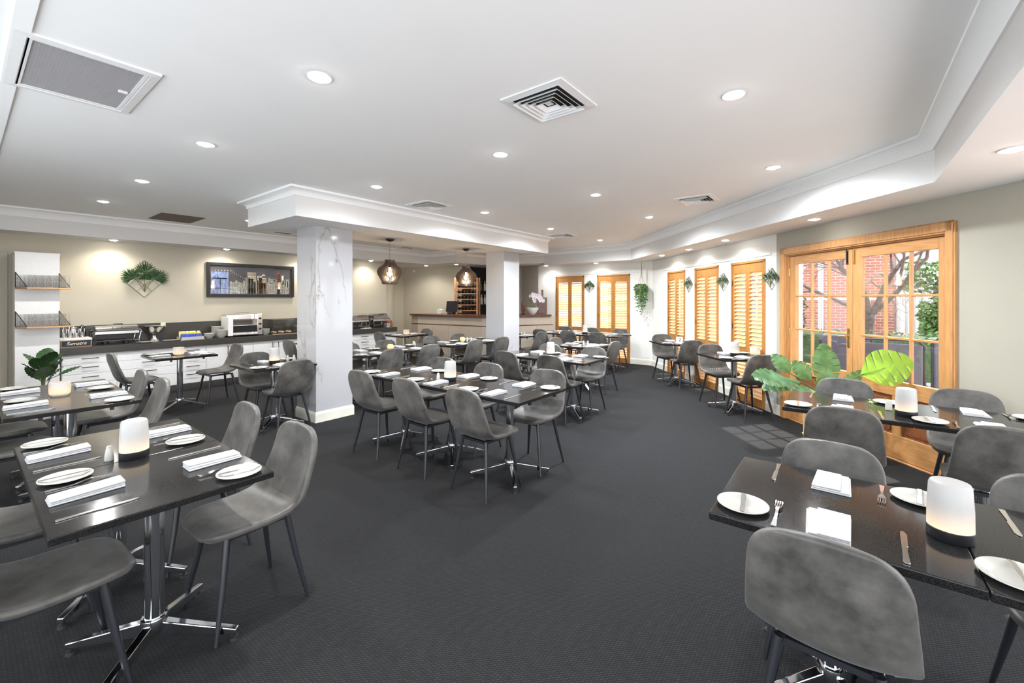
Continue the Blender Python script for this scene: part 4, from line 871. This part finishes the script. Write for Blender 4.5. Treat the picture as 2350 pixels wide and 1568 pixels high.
# hanging plant in the bay corner
t = thing('hanging_plant', 'trailing green plant hanging from ropes in the bay corner', 'plant', (9.42,3.62,0)); rn = random.Random(8)
m = MB()
for k in range(4): a = k*PI/2; m.tube([(0,0,2.365),(.012*math.cos(a),.012*math.sin(a),2.05),(.085*math.cos(a),.085*math.sin(a),1.80)], .004, 5)
link('rope', m.mesh('rope', 'rope'), t); link('pot', MB().lathe([(.06,1.66),(.085,1.70),(.09,1.80),(.08,1.80),(.0001,1.77)], 16).mesh('hpot', 'rope', 1), t); m = MB()
for k in range(46):
    a = rn.uniform(0,2*PI); r0 = rn.uniform(.03,.11); ln = rn.uniform(.18,.72)*(1-.25*abs(math.sin(a))); p = Vector((.05*math.cos(a),.05*math.sin(a),1.81)); pts = []
    for i in range(9): u = i/8; pts.append(Vector(((r0+.05*math.sin(u*3))*math.cos(a)+rn.uniform(-.01,.01), (r0+.05*math.sin(u*3))*math.sin(a)+rn.uniform(-.01,.01), 1.84-ln*u**1.2)))
    for i in range(9):
        for s_ in range(5):
            d = Vector((rn.uniform(-1,1),rn.uniform(-1,1),rn.uniform(-1.6,.1))).normalized(); q = d.cross(Vector((rn.uniform(-1,1),rn.uniform(-1,1),.2))).normalized(); l = rn.uniform(.03,.055); p = pts[i]
            m.add([p, p+d*l*.5+q*.009, p+d*l, p+d*l*.5-q*.009], [(0,1,2,3)])
link('trailing_foliage', m.mesh('trail', 'leaf_mid'), t)['kind'] = 'stuff'

# ------------------------------------------------------------------ broad-leaf plants
def broad_leaf(L_, W_, mt, split=True, cup=.25):
    m = MB(); n = 12; mid = []; 
    for i in range(n+1):
        u = i/n; mid.append((u*L_, 0, -cup*L_*(u**2)*.8))
    for side in (1,-1):
        for i in range(n):
            u0, u1 = i/n, (i+1)/n - (.028 if split and i % 2 else 0)
            f = lambda u: W_*math.sin(PI*min(1,u*.93+.045))**.62*(1-.25*u)
            sweep = .12*L_
            a0 = (u0*L_, 0, -cup*L_*u0*u0*.8); a1 = (((i+1)/n)*L_, 0, -cup*L_*((i+1)/n)**2*.8)
            b0 = (u0*L_+sweep*(1-u0), side*f(u0), a0[2]-.10*W_+.012*(i % 2)); b1 = (u1*L_+sweep*(1-u1), side*f(u1), a1[2]-.10*W_+.012*((i+1) % 2))
            c0 = tuple((p+q)/2+(.03*W_ if k == 2 else 0) for k,(p,q) in enumerate(zip(a0,b0))); c1 = tuple((p+q)/2+(.03*W_ if k == 2 else 0) for k,(p,q) in enumerate(zip(a1,b1)))
            m.add([a0,a1,c1,c0],[(0,1,2,3)]); m.add([c0,c1,b1,b0],[(0,1,2,3)])
    return m.mesh('leaf', mt, 2)
def plant(t, base, leaves, mt_default, stem_r=.006, split=True):
    for (tip, direc, up, L_, W_, mt) in leaves:
        d = Vector(direc).normalized(); u = Vector(up); sd = u.cross(d).normalized(); u = d.cross(sd)
        M = Matrix((d, sd, u)).transposed().to_4x4(); M.translation = Vector(tip)
        lf = link('leaf', broad_leaf(L_, W_, mt or mt_default, split), t); lf.matrix_local = M
        b = Vector(base); tp = Vector(tip); mid = (b+tp)/2 + Vector((0,0,.08))
        link('stem', MB().tube([b, mid, tp, tp+d*L_*.5-u*.02], [stem_r,stem_r*.9,stem_r*.8,stem_r*.4], 6).mesh('stm', 'stem', 1), t)
rt_, fw_ = Vector((.613,-.79,0)), Vector((.79,.613,0))
t = thing('monstera_plant', 'artificial split-leaf monstera in a rattan stand by the doors', 'plant', (5.23,.17,0))
def L3(r, f, z): v = rt_*r + fw_*f; return (v.x, v.y, z)
plant(t, (0,0,.42), [
  (L3(-.36,-.05,.72), L3(-1,-.1,.30), L3(.2,-.5,1), .36, .17, None), (L3(-.22,.0,.70), L3(-1,.2,-.08), L3(0,-.5,1), .35, .13, None), (L3(-.14,-.1,.62), L3(-.8,-.3,.02), L3(0,-.7,.8), .28, .12, None),
  (L3(.04,.02,.62), L3(.12,.1,1), L3(-.3,-1,.1), .46, .14, None), (L3(-.06,-.12,.55), L3(-.35,-.4,.5), L3(0,-1,.3), .28, .12, None),
  (L3(.08,-.08,.60), L3(.45,-.35,.75), L3(-.5,-.7,.2), .30, .07, None), (L3(.20,-.20,.80), L3(.68,-.55,.42), L3(-.45,-.85,.25), .40, .19, 'monstera_backlit'), (L3(.12,-.15,.56), L3(.7,-.75,-.02), L3(0,-.5,1), .26, .11, 'monstera_backlit'),
  (L3(-.26,.1,.76), L3(-.35,.2,.6), L3(0,-1,.4), .24, .10, None), (L3(-.08,.05,.70), L3(-.5,.1,.7), L3(.2,-1,.2), .24, .11, None)], 'monstera')
m = MB().lathe([(.13,.19),(.155,.22),(.165,.46),(.155,.46),(.145,.25),(.0001,.24)], 20); link('basket', m.mesh('bsk', 'rattan', 1), t)
for k in range(4):
    a = R(45+90*k+20); link('stand_leg', MB().tube([(.175*math.cos(a),.175*math.sin(a),0),(.175*math.cos(a),.175*math.sin(a),.44)], .012, 8).mesh('sleg', 'rattan', 1), t)
m = MB()
for k in range(4):
    a = R(65+90*k); b_ = R(155+90*k)
    for z in (.14,.42): m.tube([(.19*math.cos(a),.19*math.sin(a),z),(.19*math.cos(b_),.19*math.sin(b_),z)], .010, 8)
    m.tube([(.175*math.cos(a),.175*math.sin(a),.012),(.175*math.cos(b_)*.5,.175*math.sin(b_)*.5,.13)], .008, 8)
link('stand_rails', m.mesh('srail', 'rattan', 1), t)
t = thing('fiddle_leaf_plant', 'dark green round-leaf plant on the floor below the tumbler shelves', 'plant', (.66,8.05,0))
rn = random.Random(21); lv = []
for k in range(12):
    a = k*2.4; z = .46+.022*k; r_ = .03+.008*(k % 3); lv.append(((r_*math.cos(a), r_*math.sin(a), z), (math.cos(a)*.55, math.sin(a)*.55, 1.0), (-math.cos(a), -math.sin(a), .5), .22, .10, None))
lv.append(((.12,-.02,.52),(1,-.2,.65),(-.4,-.6,.8),.24,.035,None))
plant(t, (0,0,.30), lv, 'leaf_dark', split=False)
link('pot', MB().lathe([(.12,0),(.13,.01),(.155,.32),(.14,.32),(.13,.28),(.0001,.28)], 24).mesh('fpot', 'pot_white', 1), t)

# ------------------------------------------------------------------ pendants
def pendant(x, y, label):
    t = thing('pendant_lamp', label, 'pendant lamp', (x,y,0))
    link('canopy', MB().lathe([(.062,2.409),(.062,2.395),(.04,2.378),(.006,2.37),(.0001,2.37)], 20).mesh('cano', 'black', 1), t)
    link('cord', MB().tube([(0,0,2.37),(0,0,2.06)], .0035, 6).mesh('cord', 'rope'), t); link('lamp_holder', MB().lathe([(.018,2.07),(.018,1.99),(.014,1.98),(.0001,1.98)], 12).mesh('lh', 'black', 1), t)
    link('bulb', MB().lathe([(.014,1.985),(.022,1.95),(.036,1.90),(.036,1.875),(.022,1.85),(.0001,1.845)], 14).mesh('bulb', 'filament', 1), t)
    pr = [(.074,2.095),(.076,2.06),(.11,2.02),(.165,1.975),(.188,1.925),(.178,1.88),(.145,1.82),(.118,1.765),(.114,1.735)]
    sl = MB(); th = .004
    for (r0,z0),(r1,z1) in zip(pr,pr[1:]):
        sl.hexa([(r0-.034,-th,z0),(r0,-th,z0),(r0,th,z0),(r0-.034,th,z0),(r1-.034,-th,z1),(r1,-th,z1),(r1,th,z1),(r1-.034,th,z1)])
    me = sl.mesh('pslat', 'pendant_slat')
    for k in range(40): link('shade_slat', me, t, None, 2*PI*k/40)
    ring = MB(); ring.lathe([(.04,2.09),(.074,2.09),(.074,2.097),(.04,2.097),(.04,2.09)], 24); link('top_ring', ring.mesh('ring', 'pendant_slat'), t); ring = MB(); ring.lathe([(.08,1.735),(.114,1.735),(.114,1.742),(.08,1.742),(.08,1.735)], 24); link('bottom_ring', ring.mesh('ring', 'pendant_slat'), t)
    d = bpy.data.lights.new('bulb_light', 'POINT'); d.energy = 9; d.color = (1,.72,.42); d.shadow_soft_size = .04; link('glow', d, t, (0,0,1.82))
pendant(3.97, 5.40, 'brown slatted teardrop pendant lamp hanging nearer the buffet'); pendant(5.59, 5.38, 'brown slatted teardrop pendant lamp hanging nearer the bar')

# ------------------------------------------------------------------ bar
t = thing('bar_counter', 'beige panelled bar counter with dark timber top', 'bar', (0,0,0))
front = [(7.30,9.0),(7.30,8.75),(7.55,6.75),(8.30,6.20),(9.15,5.80)]; back = [(9.5,6.5),(8.6,6.8),(8.05,7.15),(7.85,9.0)]
def inset(p, d): return [(x+d, y+d*.25) for x, y in p]
link('top', MB().prism(inset(front,-.09)+back, 1.075, 1.12).mesh('btop', 'bar_top', bevel=.006), t)
link('plinth', MB().prism(inset(front,.03)+back, 0, .10).mesh('bpl', 'bar_panel_dark'), t)
for k in range(4):
    p, q = front[k], front[k+1]; n = 1 if k in (0,) else 2
    for j in range(n):
        a = Vector(p).lerp(Vector(q), j/n); b = Vector(p).lerp(Vector(q), (j+1)/n); d = b-a; T = frame(a.x,a.y,math.atan2(d.y,d.x)); m = MB(); m.T = T; m.box(.002,d.length-.002,-.04,0,.10,.86)
        link('front_panel', m.mesh('bfp', 'bar_panel_dark' if k == 0 else 'bar_panel', bevel=.003, seg=1), t)
    d = Vector(q)-Vector(p); T = frame(p[0],p[1],math.atan2(d.y,d.x)); m = MB(); m.T = T; m.box(0,d.length,-.03,.012,.86,.875); link('dado_strip', m.mesh('bst', 'bar_top'), t)
    m = MB(); m.T = T; m.box(0,d.length,-.04,.0,.875,1.075); link('upper_panel', m.mesh('bup', 'bar_panel_dark' if k == 0 else 'bar_panel'), t)
link('carcass', MB().prism([(x+.05,y+.02) for x,y in front]+back, .10, 1.07).mesh('bcarc', 'bar_panel'), t)
ZB = 1.1205
t = thing('point_of_sale_screen', 'black touch screen till on the bar counter', 'monitor', (7.72,7.95,ZB), R(205))
link('screen', MB().hexa([(-.02,-.15,.05),(.01,-.15,.05),(.01,.15,.05),(-.02,.15,.05),(-.09,-.15,.33),(-.06,-.15,.33),(-.06,.15,.33),(-.09,.15,.33)]).mesh('scr', 'dark_glass', bevel=.006), t); link('stand', MB().box(-.09,.09,-.08,.08,0,.05).mesh('scs', 'black', bevel=.01), t)
t = thing('receipt_printer', 'small cream receipt printer beside the till', 'printer', (7.62,8.25,ZB), .2); link('body', MB().box(-.07,.07,-.06,.06,0,.11).mesh('rp', 'cream_china', bevel=.008), t); link('paper_roll', MB().tube([(-.05,0,.11),(.05,0,.11)], .025, 12).mesh('rpr', 'paper', 1), t)
t = thing('wine_rack', 'tall orange timber wine rack behind the bar', 'rack', (8.34,7.98,ZB-.3), R(-62))
# rack stands on a low back bench
tag(link('back_bench', MB().box(-.33,.33,-.18,.16,0,.815).mesh('bench', 'shelf_black', bevel=.004), None, (8.34,7.98,0), R(-62)), 'dark low bench behind the bar carrying the wine rack', 'bench')
for x in (-.30,.30):
    for y in (-.12,.12): link('upright', MB().box(x-.02,x+.02,y-.02,y+.02,0,1.25).mesh('upr', 'rack_wood'), t)
bot = MB().lathe([(.037,0),(.037,.19),(.014,.235),(.014,.30),(.0001,.30)], 12); bme = bot.mesh('wb', 'bottle_green', 1); cap = MB().lathe([(.015,.255),(.015,.302),(.0001,.302)], 10).mesh('wc', 'foil', 1)
for r_ in range(8):
    z = .08+r_*.148
    for y in (-.125,.115): link('rail', MB().box(-.30,.30,y-.012,y+.012,z-.008,z+.012).mesh('rrl', 'rack_wood'), t)
    for c_ in range(6):
        b = thing('wine_bottle', 'dark wine bottle lying in the orange timber rack', 'bottle', (0,0,0), 0, 'bottles in the wine rack'); link('glass_body', bme, b); link('capsule', cap, b)
        M = Matrix.Translation((8.34,7.98,ZB-.3)) @ Matrix.Rotation(R(-62),4,'Z') @ Matrix.Translation((-.235+c_*.094,.16,z+.051)) @ Matrix.Rotation(R(90),4,'X'); b.matrix_world = M
t = thing('back_bar_shelf', 'tall black back-bar shelving with bottles', 'shelving', (9.25,8.36,0), R(176))
link('back_panel', MB().box(-.62,.62,-.02,.0,0,2.405).mesh('bbp', 'shelf_black'), t)
for x in (-.62,.60): link('side', MB().box(x,x+.02,0,.28,0,2.405).mesh('bbs', 'shelf_black'), t)
for z in (.9,1.35,1.74,2.1): link('shelf', MB().box(-.60,.60,0,.27,z-.02,z).mesh('bbsh', 'shelf_black'), t)
link('cupboard', MB().box(-.60,.60,0,.28,0,.88).mesh('bbc', 'shelf_black', bevel=.004), t)
rn = random.Random(3); sb = [MB().lathe([(.034,0),(.036,.01),(.036,.17),(.014,.22),(.014,.28),(.0001,.28)], 12).mesh('spirit', k, 1) for k in ('bottle_clear','bottle_amber','bottle_green')]
for z, nm in ((1.35,'lower'),(1.74,'upper')):
    for k in range(9):
        for r_ in range(2):
            p = Matrix.Translation((9.25,8.36,0)) @ Matrix.Rotation(R(176),4,'Z') @ Vector((-.52+k*.13+rn.uniform(-.02,.02), .09+r_*.11, z+.0005)); kind = rn.choice((0,0,0,1,2))
            lbl('spirit_bottle', sb[kind], ['clear','amber','dark green'][kind] + ' spirit bottle on the %s black back-bar shelf' % nm, 'bottle', p, 0, ['clear','amber','dark green'][kind] + ' bottles on the %s back-bar shelf' % nm)
# orchid and oddments at the far end of the bar
t = thing('orchid', 'white and pink orchid in a pale bowl on the bar', 'plant', (8.75,6.15,ZB)); rn = random.Random(13)
link('pot', MB().lathe([(.06,0),(.09,.03),(.15,.13),(.16,.17),(.15,.17),(.0001,.13)], 20).mesh('opot', 'pot_white', 1), t)
for k in range(7): a = k*.9; link('leaf', MB().add([(0,0,.14),(.1*math.cos(a)-.025*math.sin(a),.1*math.sin(a)+.025*math.cos(a),.22),(.2*math.cos(a),.2*math.sin(a),.17),(.1*math.cos(a)+.025*math.sin(a),.1*math.sin(a)-.025*math.cos(a),.22)], [(0,1,2,3)]).mesh('ol', 'leaf_mid'), t)
for k in range(3):
    a = -.6+k*.6; st = [Vector((0,0,.15)),Vector((.05*math.sin(a),.05*math.cos(a),.35)),Vector((.14*math.sin(a),-.05,.50)),Vector((.26*math.sin(a)+.05,-.12,.46)),Vector((.34*math.sin(a)+.08,-.16,.32))]
    link('flower_stem', MB().tube(st, .004, 5).mesh('os', 'stem'), t)
    for j in range(9):
        u = 1.6+j*.28; i = min(3,int(u)); p = st[i].lerp(st[i+1], u-i) + Vector((rn.uniform(-.04,.04),rn.uniform(-.04,.04),rn.uniform(-.03,.03))); m = MB(); ax = Vector((-.75,-.55,rn.uniform(-.2,.3))).normalized(); uu = ax.cross(Vector((0,0,1))).normalized(); vv = ax.cross(uu)
        for q in range(5): b_ = q*2*PI/5; d = uu*math.cos(b_)+vv*math.sin(b_); e_ = uu*math.cos(b_+1.57)+vv*math.sin(b_+1.57); m.add([p,p+d*.03+e_*.02+ax*.008,p+d*.052+ax*.004,p+d*.03-e_*.02+ax*.008], [(0,1,2,3)])
        link('flower', m.mesh('ofl', 'orchid'), t)
lbl('black_vase', MB().lathe([(.05,0),(.09,.05),(.11,.16),(.10,.28),(.05,.33),(.04,.35),(.0001,.35)], 20).mesh('vase', 'black', 1), 'rounded black vase on the bar behind the far column', 'vase', (8.28,6.42,ZB))
t = thing('pour_stand', 'dark metal ornament stand on the bar before the orchid', 'ornament', (8.55,6.28,ZB)); link('plate', MB().box(-.06,.06,-.02,.02,.08,.30).mesh('orn', 'bar_top', bevel=.01), t); link('foot', MB().lathe([(.05,0),(.03,.02),(.02,.085)], 14).mesh('orf', 'black', 1), t)
lbl('serving_board', (lambda m: m.mesh('sbd', 'bar_top', bevel=.008))(MB().prism([(-.12,0),(.12,0),(.12,.42),(.025,.42),(.025,.62),(-.025,.62),(-.025,.42),(-.12,.42)], 0, .02)), 'dark paddle serving board standing behind the orchid', 'board', (9.2,6.15,ZB+.002), (R(90),0,R(-50)))
lbl('wall_sensor', MB().sphere((0,0,0), .03, 8).mesh('sens', 'white', 1), 'small round white sensor on the bar wall', 'sensor', (8.02,9.78,2.30))
